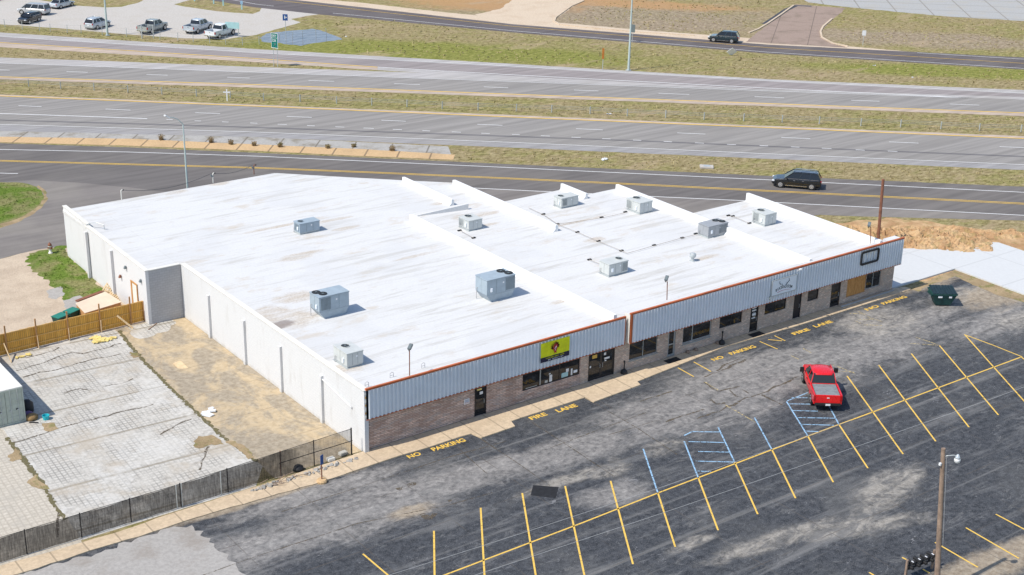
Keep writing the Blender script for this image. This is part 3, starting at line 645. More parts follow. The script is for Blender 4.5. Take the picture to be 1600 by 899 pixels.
# parking lot
sheet('parking_lot', [(-200,980),(0,897),(60,887),(140,860),(217,838),(300,810),(400,780),(540,738),(575,712),(1394,455),(1420,454),(1452,444),(1491.4,421.7),(1600,462.5),(1900,560),(1900,1200),(600,1500),(-400,1300)], M['lot'], 2*Z, 'worn dark sealed parking lot with pale patches', 'parking lot')
sheet('grey_slab', [(-400,1300),(-200,975),(0,905),(150,866),(225,838),(262,826),(300,821),(335,850),(385,899),(500,1020),(600,1150),(300,1400)], M['greyslab'], 3*Z, 'bare grey concrete corner of the lot at the bottom left', 'concrete', .22, .3)
sheet('eroded_edge', [(1424,452),(1449,440),(1491.4,421.7),(1545,441),(1600,462.5),(1700,500),(1700,515),(1600,473),(1560,462),(1520,446),(1492,432),(1460,443),(1435,456)], M['edge_dirt'], 3*Z, 'eroded brown soil edge where the lot meets the white pad', 'soil', .15, .4)
# yard left of the building
sheet('dirt_yard', [(-300,440),(0,405),(45,393),(100,384),(170,450),(215,470),(250,500),(120,545),(-300,620)], M['dirt'], 1.5*Z, 'tan bare dirt yard behind the wooden fence', 'dirt', .2, .8)
sheet('grass_patch', [(40,402),(60,392),(103,384),(110,400),(143,433),(160,450),(180,470),(150,462),(128,470),(100,470),(85,450),(78,440),(62,432),(48,420)], M['lush'], 2.5*Z, 'green and dry weeds along the rear left wall', 'grass', .3, .4)
sheet('slab_scrap', [(72,455),(95,448),(100,462),(88,468),(75,465)], M['greyslab'], 2.8*Z, 'small broken grey slab lying in the dirt yard', 'concrete', .15, .4)
sheet('slab_scrap', [(98,470),(125,462),(140,470),(118,490),(103,486)], M['greyslab'], 2.8*Z, 'larger broken grey slab near the plywood box', 'concrete', .15, .4)
sheet('yard_slab', [(-400,560),(0,555),(120,527),(182,514),(232,500),(262,493),(285,491),(400,690),(420,700),(400,760),(0,884),(-400,1010)], M['yard'], 1.8*Z, 'grey scored concrete yard inside the two fences', 'concrete yard')
sheet('yard_slab', [(-400,640),(0,668),(12,682),(40,720),(75,768),(108,815),(130,850),(0,890),(-400,1010)], M['yard2'], 2.4*Z, 'tan scored concrete corner slab behind the mesh fence', 'concrete yard', .1, .6)
q = [at(185,517), at(262,497), at(285,490.5)]
sheet('apron', [(at(178,515).x, at(178,515).y)]+[tuple(at(*p)[:2]) for p in [(204,541),(230,570),(262,602),(300,638),(345,680),(380,706),(402,722),(430,748)]]+[(-.02,.2),(-.02,27.6),(-2.6,28.3)], M['apron'], 3*Z, 'brown stained tan concrete strip along the white side wall', 'concrete', .06, .6, world=True)
sheet('gravel_patch', [(200,513),(232,501),(270,497),(275,506),(262,518),(240,525),(218,530),(205,524)], M['yard'], 4*Z, 'rough pale scored patch at the wall corner', 'concrete', .25, .4)
# joints, cracks, weeds
def cracks(name, polys, m, z, wdt, label, jit=.12, step=.5):
    mb = MB()
    for P_ in polys:
        q = [tuple(at(*p)[:2]) for p in P_]; q = jag(q, step, jit, closed=False)
        strip_pts(mb, q, wdt, z, [random.uniform(.35,1.5) for _ in q])
    return tag(mb.build(name, m, fix=False), label, 'crack', None, 'structure')
cracks('pavement_crack', [[(1088,655),(1130,640),(1165,622),(1190,615),(1220,602),(1248,588)],[(1100,597),(1122,612),(1140,608),(1156,604)],[(1140,610),(1153,621)],[(1120,580),(1135,569),(1155,561)],[(1100,590),(1122,582),(1165,562)],
    [(1110,625),(1120,632),(1133,630)],[(1190,617),(1205,625),(1222,633)],[(1170,615),(1160,609)],[(1050,612),(1000,628)],[(1040,660),(1075,648),(1100,640)]], M['crack'], 3.2*Z, .16, 'dark weedy cracks in the worn middle of the lot')
cracks('pavement_joint', [[(440,800),(560,762),(700,715),(790,690)],[(300,905),(400,870),(560,818),(700,790),(770,770)],[(700,686),(760,740)],[(742,680),(800,718),(860,760)],[(830,660),(900,705),(960,745)],[(925,628),(1000,672),(1060,712)],[(950,680),(1035,655)],
    [(860,700),(935,672),(1010,645)]], M['crack'], 3.1*Z, .07, 'straight slab joints showing across the lot', .02, 1)
cracks('yard_crack', [[(25,580),(60,570),(88,559),(112,551),(130,553),(150,548),(190,537)],[(36,590),(62,582),(90,578),(140,563),(190,553)],[(40,560),(85,548),(92,543)],[(90,840),(92,800)],[(312,735),(320,715),(326,698)],[(250,680),(275,665),(300,655)],[(100,615),(125,608),(143,610)],[(160,605),(190,600),(208,592)],[(20,692),(120,662),(240,632)]], M['crack'], 4.2*Z, .14, 'wandering dark cracks across the scored yard')
cracks('yard_joint', [[(186,517),(204,541),(230,570),(262,602),(300,638),(345,680),(380,706),(402,722)],[(10,684),(35,715),(66,757),(85,790),(103,812)]], M['weedcrack'], 4.4*Z, .30, 'weed filled joint between the yard slab and the tan strip', .06, .2)
for P_, lb in (([(302,690),(310,682),(330,680),(345,688),(350,695),(330,695),(318,700),(305,700)], 'weed patch near the tan strip joint'), ([(352,690),(368,690),(385,700),(398,715),(388,718),(370,700)], 'weed patch at the lower end of the tan strip'), ([(42,755),(55,742),(66,755),(78,765),(55,762)], 'weed patch on the tan corner slab'), ([(66,662),(85,661),(92,670),(78,675),(68,672)],'brown stain in front of the container'),([(12,715),(25,700),(34,718),(20,722)],'weed patch at the left end of the tan corner slab'),([(203,550),(215,552),(220,558),(208,560)],'weed tuft patch on the yard joint')):
    sheet('weed_patch', P_, M['edge_dirt'], 4.8*Z, lb, 'weeds', .12, .25)
sheet('asphalt_patch', [(833,758.5),(873,761.5),(868,779),(829,774.5)], M['patch'], 3.4*Z, 'square fresh black patch in the lot', 'patch')
for P_, lb in (([(655,805),(662,802),(672,806),(676,802),(684,803),(680,808),(672,813),(664,812)], 'irregular black tar spot in the lot'), ([(700,782),(708,779),(706,783),(701,785)], 'small black tar spot in the lot'), ([(618,763),(630,760),(628,765),(620,766)], 'small brown scrape near the fence end'), ([(636,757),(650,754),(650,758),(638,761)], 'longer brown scrape near the NO PARKING text')):
    sheet('tar_spot', P_, M['crack'], 3.5*Z, lb, 'stain', .08, .15)
# raised sidewalk
mb = MB(); outer = [tuple(at(*p, .09)[:2]) for p in [(540,740),(624,712),(669,699),(718,682.5),(737,677.5),(752,684),(805,666),(799,658),(810,654),(914,621),(927.5,628),(1001,601),(996,596),(1132,542),(1199.5,522),(1241,510.5),(1382,466)]]
outer = [(p[0], p[1]) for p in outer]+[(53.9,-1.02),(53.9,-.36),(52.6,-.02)]
mb.prism([(-.75,-.02)]+outer[:]+[], -.05, .09)
tag(mb.build('sidewalk', M['sidewalk'], bevel=.015), 'tan concrete sidewalk along the shop fronts', 'sidewalk', None, 'structure')
mb = MB(); up_ = [(400,762),(262,806),(175,836),(132,848),(0,886),(-200,945)]; lo_ = [(540,742),(507,753),(400,783),(300,812),(217,840),(140,862),(60,889),(-60,925),(-200,968)]
pts = [(-.78,-.06)]+[tuple(at(*p)[:2]) for p in up_]+[tuple(at(*p)[:2]) for p in reversed(lo_)]
pts = [pts[0]]+jag(pts[1:-1], .7, .05, closed=False)+[pts[-1]]
mb.prism(pts, -.05, .07)
tag(mb.build('gutter_walk', M['sidewalk']), 'broken tan concrete kerb blocks along the mesh fence', 'kerb', None, 'structure')

# painted lines in the lot
yl = [[(380,1020),(695,899),(911,817),(1027.5,771),(1262,682),(1595,558.5)], [(567,866),(606,899),(640,928)], [(678,830),(679,899),(680,940)], [(751,794),(757,899),(760,940)], [(816,771),(837,899),(843,940)],
      [(883,760),(913,899),(922,940)], [(954,752),(989,882)], [(1028,771),(1055,855)], [(1091,747),(1122,829)], [(1148,723),(1184,804)], [(1206,703),(1243,779)], [(1262,681.5),(1302,754)], [(1311,664),(1356,732)],
      [(1323.5,588),(1411,710)], [(1373,571),(1462,690)], [(1424,553),(1514,668)], [(1468,540.5),(1560,649)], [(1507,523),(1600,627),(1640,668)], [(1509,524),(1552,540),(1597,558)], [(1595,558),(1640,590)],
      [(1509,825),(1592,873)], [(1556,804),(1620,838)], [(1461,848),(1528,887)], [(1409.5,871.5),(1428,881)], [(1358,895),(1380,908)], [(1442,890),(1452,896)]]
lines('bay_line', yl, .11, M['yellow_w'], 4*Z, 'yellow parking bay lines in the lot')
lines('bay_line', [[(1059,575),(1084,589)],[(1084,566),(1111,581)],[(1187,534),(1215,546)],[(1200,531),(1222,533)],[(1210,525),(1227,533)]], .10, M['yellow_w'], 4*Z, 'short yellow marks in front of the kerb')
lines('bay_line', [[(1327,490),(1350,491)],[(1339,486),(1352,492)],[(1340,500),(1365,499)],[(1355,495),(1378,503)],[(1335,501),(1345,506)],[(1350,508),(1378,509)],[(1430,527),(1468,540)],[(1422,537),(1466,540)],[(1101,597),(1122,610)],[(1234,555),(1248,562)],[(1255,545),(1268,552)],[(1133,633),(1180,660)],[(1300,570),(1336,584)],[(1305,580),(1334,582)]], .10, M['yellow_f'], 4*Z, 'faded yellow marks in the upper part of the lot')
bl = [[(1005,702),(1028,771)], [(1069,690),(1091,747)], [(1122,668),(1148,723)], [(1179,653),(1206,703)], [(1229,628),(1262,681.5)], [(1290,625),(1311,664)],
      [(1080,675),(1125,675.5)],[(1076,690.5),(1131,692)],[(1091,706),(1139,707)],[(1087,721),(1147,722.5)],[(1089,736.5),(1111,737.5)],
      [(1237,622),(1263,622)],[(1232,631.5),(1266,632)],[(1239,642),(1278,643)],[(1246,653),(1305,654)],[(1251,663.5),(1303,665)],[(1258,674),(1280,675)],[(1230,627),(1262,614)],[(1069,681),(1083,674)]]
lines('bay_line', bl, .10, M['blue_w'], 4*Z, 'pale blue accessible bay lines and hatching')
def ground_text(s, x0, x1, y, h, lb):
    cu = bpy.data.curves.new('t', 'FONT'); cu.body = s; cu.size = 1; o = bpy.data.objects.new('t', cu); col.objects.link(o); bpy.context.view_layer.update()
    wdt = o.dimensions.x; bpy.data.objects.remove(o)
    h *= .84; y += .02; sc = h/.70
    o = text_obj('painted_text', s, 1, M['yellow_t'], Matrix.Translation((x0, y, 4*Z)) @ Matrix.Diagonal(((x1-x0)/wdt, sc, 1, 1)), thick=0, bold=.03)
    tag(o, lb, 'painted text', None, 'structure')
M['yellow_t'] = m_worn('yellow_stencil_paint', (.84,.54,.10), .62)
for s, a, b, y, h, lb in (('NO',2.0,2.92,-2.46,.52,'left'),('PARKING',3.85,6.4,-2.52,.55,'left'),('FIRE',11.9,13.25,-2.5,.52,'left'),('LANE',14.15,15.85,-2.62,.55,'left'),('NO',29.3,30.35,-2.35,.5,'middle'),('PARKING',31.2,33.85,-2.3,.5,'middle'),
                      ('FIRE',38.1,39.9,-2.3,.5,'right'),('LANE',40.7,42.7,-2.2,.5,'right'),('NO',47.0,48.5,-2.1,.48,'far right'),('PARKING',49.2,52.2,-2.0,.48,'far right')):
    ground_text(s, a, b, y, h, 'yellow stencilled word %s on the asphalt, %s pair along the kerb' % (s, lb))

# ================================================================== the building
B = empty('commercial_building', (25, 10, 0), 0, 'long low white roofed commercial building with corrugated steel fascia and stone front', 'building')
BO = Vector((25, 10, 0))
def bpart(mb, name, m, parent=B, off=True, **k):
    o = mb.build(name, m, None, **k)
    me = o.data; me.transform(Matrix.Translation(-BO)) if off else None
    o.parent = parent
    return o
RZ = 4.35
roof = [(0.12,-.1),(50.9,-.1),(50.9,15.2),(42.5,15.2),(42.5,24.5),(38.2,24.5),(38.2,27.0),(30.6,27.0),(30.6,34.0),(27,37.2),(17.8,45.9),(-2.75,45.9),(-2.75,27.7),(.12,27.7)]
mb = MB(); mb.prism(roof, RZ-.25, RZ); bpart(mb, 'roof', M['roof'])
def wallbox(x0, x1, y0, y1, z1, name='wall', m='white', z0=0, bev=0):
    mb = MB(); mb.box(x0, x1, y0, y1, z0, z1); return bpart(mb, name, M[m], bevel=bev)
# side and rear walls
wallbox(-.02, .28, .0, 27.55, 4.5)
wallbox(-.02, .28, -.30, -.002, 4.5)                     # wing of the side wall reaching past the front
def skew_wall(a, b, t, z1, m='white', name='wall'):
    mb = MB(); mb.bar((a[0],a[1],z1/2), (b[0],b[1],z1/2), t, z1); return bpart(mb, name, M[m])
skew_wall((-2.83,27.56), (-2.7,40.2), .26, 4.5); skew_wall((-2.62,40.22), (-2.5,46.1), .26, 4.62)
wallbox(-2.69, -.03, 27.56, 27.8, 4.48, m='greyblock')
wallbox(-2.4, 17.9, 45.85, 46.05, 4.3)
skew_wall((17.95,45.9), (26.9,37.25), .2, 4.3); skew_wall((27,37.2), (30.6,34.05), .2, 4.3)
wallbox(30.3, 30.65, 27.3, 34.0, 4.3); wallbox(30.66, 38.2, 26.9, 27.1, 4.3); wallbox(38.0, 42.4, 24.4, 24.6, 4.3); wallbox(42.42, 50.9, 15.1, 15.3, 4.3); wallbox(50.65, 50.95, .3, 15.08, 4.3)
# wall cappings
mb = MB(); mb.box(-.07,.34,-.33,27.5,4.502,4.56); bpart(mb, 'coping', M['containertop'])
mb = MB(); mb.bar((-2.83,27.5,4.53),(-2.7,40.2,4.53),.36,.055); mb.bar((-2.62,40.22,4.65),(-2.5,46.15,4.65),.36,.055); bpart(mb, 'coping', M['containertop'])
mb = MB(); mb.box(-2.7,-.1,27.5,27.86,4.482,4.535); bpart(mb, 'coping', M['containertop'])
# roof parapets: x position read at the height of the top
def par(px1, px2, ztop, t, label=None, yext=0):
    a, b = at(*px1, ztop), at(*px2, ztop); x = (a.x+b.x)/2; y1 = max(a.y, b.y); y0 = min(a.y, b.y)-yext
    mb = MB(); mb.add([(x-.02,y0,RZ-.1),(x+t,y0,RZ-.1),(x+t,y1,RZ-.1),(x-.02,y1,RZ-.1),(x,y0,ztop-.02),(x+t-.02,y0,ztop-.05),(x+t-.02,y1,ztop-.05),(x,y1,ztop-.02)],
        [(0,3,2,1),(4,5,6,7),(0,1,5,4),(1,2,6,5),(2,3,7,6),(3,0,4,7)])
    # canted flashing along the foot
    mb.add([(x-.30,y0,RZ+.01),(x-.01,y0,RZ+.22),(x-.01,y1-.2,RZ+.22),(x-.30,y1-.2,RZ+.01),(x-.01,y0,RZ-.05),(x-.01,y1-.2,RZ-.05)], [(0,1,2,3),(0,4,1),(3,2,5)])
    return bpart(mb, 'parapet', M['parapet'], bevel=.02), x
_, xp = par((630,276), (704,312), 4.95, .3)
_, xm = par((639,335), (960,492), 5.0, .34)
_, xr = par((707,281), (868,352), 4.95, .34)
_, x8 = par((879,286), (912,303), 4.9, .3)
_, xf = par((962,288), (1262,404), 5.0, .36, yext=.2)
_, xe = par((1168,301), (1372,376), 5.05, .36, yext=.1)
mb = MB(); a, b = at(652,335,4.55), at(732,318.5,4.9)
mb.add([(a.x,a.y,RZ-.02),(b.x,b.y,RZ-.02),(b.x,b.y,b.z-.02),(a.x,a.y,RZ+.08),(a.x,a.y+.25,RZ-.02),(b.x,b.y+.25,RZ-.02),(b.x,b.y+.25,b.z-.02),(a.x,a.y+.25,RZ+.08)],
       [(0,1,2,3),(5,4,7,6),(4,0,3,7),(1,5,6,2),(3,2,6,7),(4,5,1,0)])
bpart(mb, 'parapet', M['roof'])
wallbox(51.0, 52.5, -.50, .3, 4.82, 'wall', z0=2.62)
# pilasters on the side walls
for (px, py) in ((332.5,527),(385.2,569),(440.5,612),(501.5,661)):
    y = at(px, py).y; mb = MB(); mb.box(-.20,-.022,y-.2,y+.12,0,3.55); bpart(mb, 'pilaster', M['white'], bevel=.01)
for (px, py) in ((142,440),(180,462)):
    y = on_side(px, py, -2.95).y; mb = MB(); mb.box(-3.12,-2.9,y-.16,y+.16,0,4.15); bpart(mb, 'pilaster', M['white'], bevel=.01)
mb = MB(); mb.tube([(-.09,1.2,2.75),(-.09,5.3,3.35)], .05); bpart(mb, 'conduit', M['white'])
# front wall with openings
def front_wall(x0, x1, z1, ops, m, name='wall', y=0, depth=.14):
    xs = sorted({x0, x1, *[o[0] for o in ops], *[o[1] for o in ops]}); zs = sorted({0, z1, *[o[2] for o in ops], *[o[3] for o in ops]})
    mb = MB()
    for i in range(len(xs)-1):
        for j in range(len(zs)-1):
            cx, cz = (xs[i]+xs[i+1])/2, (zs[j]+zs[j+1])/2
            if any(o[0]<cx<o[1] and o[2]<cz<o[3] for o in ops): continue
            mb.quad((xs[i],y,zs[j]),(xs[i+1],y,zs[j]),(xs[i+1],y,zs[j+1]),(xs[i],y,zs[j+1]))
    for a, b, c, d in ops:
        mb.quad((a,y,c),(a,y,d),(a,y+depth,d),(a,y+depth,c)); mb.quad((b,y,d),(b,y,c),(b,y+depth,c),(b,y+depth,d))
        mb.quad((a,y,c),(a,y+depth,c),(b,y+depth,c),(b,y,c)); mb.quad((a,y,d),(b,y,d),(b,y+depth,d),(a,y+depth,d))
    mb.box(x1-.3, x1, y+.001, y+.35, 0, z1) if name == 'wall' and x1 > 40 else None
    return bpart(mb, name, M[m], fix=False)
T = 2.44
W1 = (12.95,18.1,.9,T); OPL = [(8.85,9.87,.05,2.2), W1, (18.9,21.4,.05,2.38)]
OPR = [(22.8,25.6,.76,T),(26.65,27.45,.05,T),(28.15,31.15,.8,T),(32,34.45,1.18,T),(35.36,36.27,.05,T),(36.96,39.4,1.2,T),(40.3,41.2,.05,T),(41.9,43.2,1.22,T),(44.73,45.9,.05,T),(46.67,49.05,.53,T),(49.07,50.95,.72,T)]
front_wall(.28, 18.2, 4.4, [o for o in OPL[:2]], 'stone')
front_wall(18.2, 52.6, 4.4, [OPL[2]]+OPR, 'brick')
def window(op, frame, mull, fw=.07, prot=0, name='window'):
    a, b, c, d = op; y = .10
    f = MB(); f.box(a,b,y-.03,y+.04,c,c+fw); f.box(a,b,y-.03,y+.04,d-fw,d); f.box(a,a+fw,y-.03,y+.04,c+fw,d-fw); f.box(b-fw,b,y-.03,y+.04,c+fw,d-fw)
    for mx_ in mull: f.box(mx_-fw/2,mx_+fw/2,y-.03,y+.04,c+fw,d-fw)
    o = bpart(f, name, M[frame])
    g = MB(); g.box(a+fw,b-fw,y,y+.02,c+fw,d-fw); bpart(g, 'pane', M['glass'], o); return o
win = window(W1, 'frame_dark', [14.55,16.3])
mb = MB(); mb.box(14.50,14.60,.05,.068,.98,2.37); bpart(mb, 'mullion', M['frame_alu'], win)
window(OPR[0], 'frame_alu', [24.2], .06); window(OPR[2], 'frame_alu', [29.2], .09); window(OPR[3], 'frame_dark', [33.3], .05)
window(OPR[5], 'frame_dark', [38.2], .05); window(OPR[7], 'frame_dark', [], .05); window(OPR[10], 'frame_alu', [50.0], .06)
mb = MB(); mb.box(28.1,31.2,-.06,.06,.70,.79); bpart(mb, 'sill', M['frame_alu']); mb = MB(); mb.box(22.75,25.65,-.05,.06,.68,.755); bpart(mb, 'sill', M['frame_alu'])
def door(a, b, c, d, frame, leafs=1, solid=False, paper=True):
    y = .09; fw = .07; f = MB(); f.box(a,a+fw,y-.04,y+.05,c,d); f.box(b-fw,b,y-.04,y+.05,c,d); f.box(a+fw,b-fw,y-.04,y+.05,d-fw,d)
    o = bpart(f, 'door', M[frame]); wd = (b-a-2*fw)/leafs
    for k in range(leafs):
        l0 = a+fw+k*wd; l1 = l0+wd
        if solid:
            g = MB(); g.box(l0,l1,y,y+.03,c+.02,d-fw); bpart(g, 'leaf', M['doorblack'], o)
        else:
            g = MB(); g.box(l0,l0+.09,y-.01,y+.03,c+.02,d-fw); g.box(l1-.09,l1,y-.01,y+.03,c+.02,d-fw); g.box(l0+.09,l1-.09,y-.01,y+.03,c+.02,c+.2); g.box(l0+.09,l1-.09,y-.01,y+.03,d-fw-.09,d-fw); g.box(l0+.09,l1-.09,y-.01,y+.03,c+.95,c+1.06)
            bpart(g, 'leaf', M[frame], o); g = MB(); g.box(l0+.09,l1-.09,y+.004,y+.02,c+.2,d-fw-.09); bpart(g, 'pane', M['glass'], o)
        h = MB(); hx = l1-.12 if k == 0 else l0+.12; h.tube([(hx,y-.02,c+.85),(hx,y-.07,c+.88),(hx,y-.07,c+1.15),(hx,y-.02,c+1.18)], .014); bpart(h, 'handle', M['galv'], o)
    return o
d1 = door(*OPL[0], 'doorblack'); dd = door(*OPL[2], 'frame_dark', 2); d2 = door(*OPR[1], 'frame_alu'); d3 = door(*OPR[4], 'frame_dark'); d4 = door(*OPR[6], 'doorblack', 1, True); d5 = door(*OPR[8], 'frame_dark')
def notice(x0, x1, z0, z1, par_, m='signwhite', y=.066):
    g = MB(); g.box(x0,x1,y,y+.008,z0,z1); bpart(g, 'notice', M[m], par_)
notice(9.33,9.6,1.62,1.82,d1); notice(9.1,9.5,1.95,2.08,d1,'straw')
notice(19.3,19.75,1.78,2.05,dd,'_y'); notice(19.1,19.22,1.1,1.25,dd); notice(20.4,20.6,1.8,2.0,dd); notice(20.45,20.95,1.45,1.6,dd); notice(20.5,20.65,1.3,1.4,dd)
notice(35.6,36.05,2.0,2.2,d3); notice(35.6,36.05,1.78,1.9,d3); notice(35.65,36.0,1.4,1.6,d3); notice(35.6,36.0,1.15,1.25,d3)
# decals: oval ring on the third door
g = MB()
for i in range(20):
    a0, a1 = 2*math.pi*i/20, 2*math.pi*(i+1)/20
    g.bar((35.83+.2*math.cos(a0), .062, 1.5+.17*math.sin(a0)), (35.83+.2*math.cos(a1), .062, 1.5+.17*math.sin(a1)), .012, .03, (0,1,0))
bpart(g, 'decal', M['signwhite'], d3)
# goods seen in the big window
for (x0, x1, z0, z1, m_) in ((15.4,15.65,.98,1.5,'signwhite'),(15.0,15.25,.98,1.18,'galv'),(16.5,17.1,1.0,1.35,'tealpanel'),(16.9,17.15,1.35,1.6,'signwhite'),(17.35,17.5,.99,1.5,'signwhite'),(17.6,17.95,1.1,1.3,'panelgrey'),(13.3,14.3,.98,1.03,'galv'),(15.35,15.5,1.55,1.65,'signwhite')):
    g = MB(); g.box(x0,x1,.080,.094,z0,z1); bpart(g, 'display', M[m_], win, bevel=.006)
mb = MB(); n_ = 17
for i in range(n_):
    x = 46.7+i*(2.32/n_); mb.box(x, x+2.32/n_-.006, .05+.004*(i%2), .10, .56, 2.42)
mb.box(46.7,49.02,.03,.049,1.62,1.76); bpart(mb, 'boarding', M['boards'])
# stone sill edge, plaque
mb = MB(); mb.box(7.98,8.42,-.02,-.002,1.25,1.63); pl = bpart(mb, 'wall_notice', M['signwhite'])
for k in range(4):
    g = MB(); g.box(8.04,8.36,-.024,-.021,1.32+k*.07,1.345+k*.07); bpart(g, 'notice_line', M['signblue'] if k else M['redprint'], pl)
# fascia
def fascia(x0, x1, y, z0, z1, pitch, name='fascia'):
    mb = MB(); n = int((x1-x0)/pitch); p = (x1-x0)/n; prof = []
    for i in range(n):
        x = x0+i*p; prof += [(x, 0), (x+p*.58, 0), (x+p*.62, -.10), (x+p*.93, -.10)]
    prof.append((x1, 0))
    for (a, ya), (b, yb) in zip(prof, prof[1:]): mb.quad((a,y+ya,z0),(b,y+yb,z0),(b,y+yb,z1),(a,y+ya,z1))
    return bpart(mb, name, M['fascia'], fix=False)
yL, yR = -.30, -.60
fascia(.12, 21.9, yL, 2.46, 4.52, .30); fascia(22.42, 52.55, yR, 2.56, 4.80, .30)
mb = MB(); mb.box(.1,21.95,yL+.001,-.001,2.43,2.455); mb.box(22.2,52.6,yR+.001,-.001,2.53,2.555); bpart(mb, 'soffit', M['fascia'])
for a in ((22.19,22.21,yR+.05,2.56,4.79),(52.56,52.6,yR,2.56,4.79),(21.96,21.99,yL,2.5,4.5)):
    mb = MB(); mb.box(a[0],a[1],a[2],-.001,a[3],a[4]); bpart(mb, 'end_panel', M['containertop'])
mb = MB()
mb.box(.08,22.0,yL-.07,yL+.10,4.52,4.66); mb.box(21.83,22.0,yL-.07,yL-.006,2.46,4.519); mb.box(.1,22.0,yL-.06,yL-.005,2.39,2.45)
bpart(mb, 'trim', M['trim'], bevel=.012)
mb = MB(); mb.box(22.18,52.65,yR-.07,yR+.12,4.80,4.93); mb.box(22.2,22.41,yR-.07,yR-.006,2.56,4.799); mb.box(22.2,52.62,yR-.06,yR-.005,2.50,2.555)
bpart(mb, 'trim', M['trim'], bevel=.012)
mb = MB(); mb.box(.3,22.0,yL+.101,.1,4.36,4.50); mb.box(22.2,52.5,yR+.121,.12,4.36,4.80); bpart(mb, 'parapet', M['roof'])
# broken quoin pieces at the corner
for k in range(7):
    mb = MB(); z = 2.55+k*.28; mb.box(.03,.115,-.335+.02*(k%2),-.301,z,z+.16); bpart(mb, 'bracket', M['rail'] if k%2 else M['containertop'], bevel=.01)
# rear wall door and lamp near the fence
p0, p1 = on_side(201,433,-2.97), on_side(208,470,-2.97)
y0_, y1_ = p0.y, p1.y
mb = MB(); mb.box(-3.03,-2.965,p1.y-.15,p1.y+.12,0,p0.z-.1); mb.box(-3.03,-2.965,p1.y-1.15,p1.y-1.05,0,p0.z-.1); mb.box(-3.03,-2.965,p1.y-1.05,p1.y-.15,p0.z-.22,p0.z-.1); od = bpart(mb, 'door', M['boards'])
mb = MB(); mb.box(-3.0,-2.968,p1.y-1.05,p1.y-.15,0,p0.z-.22); bpart(mb, 'leaf', M['containertop'], od)
for (px, py, m_) in ((196,418,'signback'),(188,432,'rust'),(220,439,'signback')):
    p = on_side(px, py, -3.0); mb = MB(); mb.frustum((-3.14,-2.96,p.y-.13,p.y+.13), p.z-.1, (-3.05,-2.96,p.y-.08,p.y+.08), p.z+.12); bpart(mb, 'wall_lamp', M[m_])

# ------------------------------------------------------------------ rooftop units
def hvac(name, x, y, L, W_, H, paint, fans, grille, label, z=RZ, lift=.0, group='rooftop air conditioning units'):
    """x,y near left corner; fans = list of (u,v) in 0..1; grille = (face, u0, u1)"""
    r = empty(name, (x, y, z), 0, label, 'air conditioner', group)
    c = MB(); cz = .14+lift
    if lift: c.frustum((.45,L-.3,.10,W_-.1), 0, (.02,L-.02,.02,W_-.02), cz-.01)
    else: c.box(.05,L-.05,.05,W_-.05,0,cz-.005); c.box(-.05,L+.05,-.05,W_+.05,0,.03)
    c.build('curb', M['galv'] if not lift else paint, r)
    b = MB(); b.box(0,L,0,W_,cz,cz+H-.07); b.build('cabinet', paint, r, bevel=.02)
    t = MB(); t.box(-.03,L+.03,-.03,W_+.03,cz+H-.068,cz+H); t.build('top_cover', paint, r, bevel=.015)
    for u in (.33,.66): s = MB(); s.box(L*u-.008,L*u+.008,-.006,.002,cz+.05,cz+H-.1); s.build('panel_seam', M['signback'], r)
    s = MB(); s.box(-.006,.002,W_*.5-.008,W_*.5+.008,cz+.05,cz+H-.1); s.build('panel_seam', M['signback'], r)
    fr = min(W_, L)*(.21 if len(fans) > 1 else .23)
    for u, v in fans:
        f = MB(); cx, cy_ = L*u, W_*v; f.lathe([(fr,.0),(fr*1.06,.03),(fr*1.06,.05),(fr*.97,.05),(fr*.95,.012)], (cx,cy_,cz+H), 20)
        fo = f.build('fan_shroud', paint if len(fans) == 1 else M['black'], r)
        g = MB(); g.lathe([(fr*.94,.0),(fr*.94,.015)], (cx,cy_,cz+H+.002), 20); g.build('fan_well', M['black'], fo)
        g = MB()
        for k in range(3): g.cyl((cx,cy_,cz+H+.04+.004*k),(cx,cy_,cz+H+.042+.004*k), fr*(.9-.25*k), n=18, cap=False)
        for k in range(4):
            a_ = k*math.pi/4; g.bar((cx-fr*math.cos(a_),cy_-fr*math.sin(a_),cz+H+.05),(cx+fr*math.cos(a_),cy_+fr*math.sin(a_),cz+H+.05),.012,.01)
        g.lathe([(fr*.25,0),(fr*.25,.05)], (cx,cy_,cz+H+.012), 12); g.build('fan_guard', M['signback'], fo)
    if grille:
        face, u0, u1 = grille; g = MB(); bgm = MB()
        if face == 'y':
            bgm.box(L*u0,L*u1,-.004,.003,cz+.10,cz+H-.14)
            n = max(5, int((u1-u0)*L/.09))
            for k in range(n+1): xx = L*u0+(L*(u1-u0)-.03)*k/n; g.box(xx,xx+.03,-.028,-.005,cz+.10,cz+H-.14)
        else:
            bgm.box(-.004,.003,W_*u0,W_*u1,cz+.10,cz+H-.14); n = 8
            for k in range(n+1): yy = W_*u0+(W_*(u1-u0)-.03)*k/n; g.box(-.028,-.005,yy,yy+.03,cz+.10,cz+H-.14)
        lo = g.build('louvre', paint, r); bgm.build('coil', M['signback'], lo)
    e = MB(); e.box(L*.12,L*.12+.16,-.09,-.007,cz+.25,cz+.55) if L > 1.7 and grille and grille[1] > .4 else e.box(-.09,-.007,W_*.2,W_*.2+.16,cz+.2,cz+.5)
    e.build('disconnect_box', M['panelgrey'], r, bevel=.01)
    k_ = MB(); k_.box(L*.55,L*.55+.13,-.010,-.007,cz+H*.6,cz+H*.6+.12); k_.build('rating_plate', M['signwhite'], r)
    pp = MB(); pp.tube([(-.10,W_*.8,.04),(-.10,W_*.8,cz+.3),(.0,W_*.8,cz+.3)], .025); pp.build('conduit', M['cable'], r)
    return r
def hx(px, py, z=RZ): p = at(px, py, z); return p.x, p.y
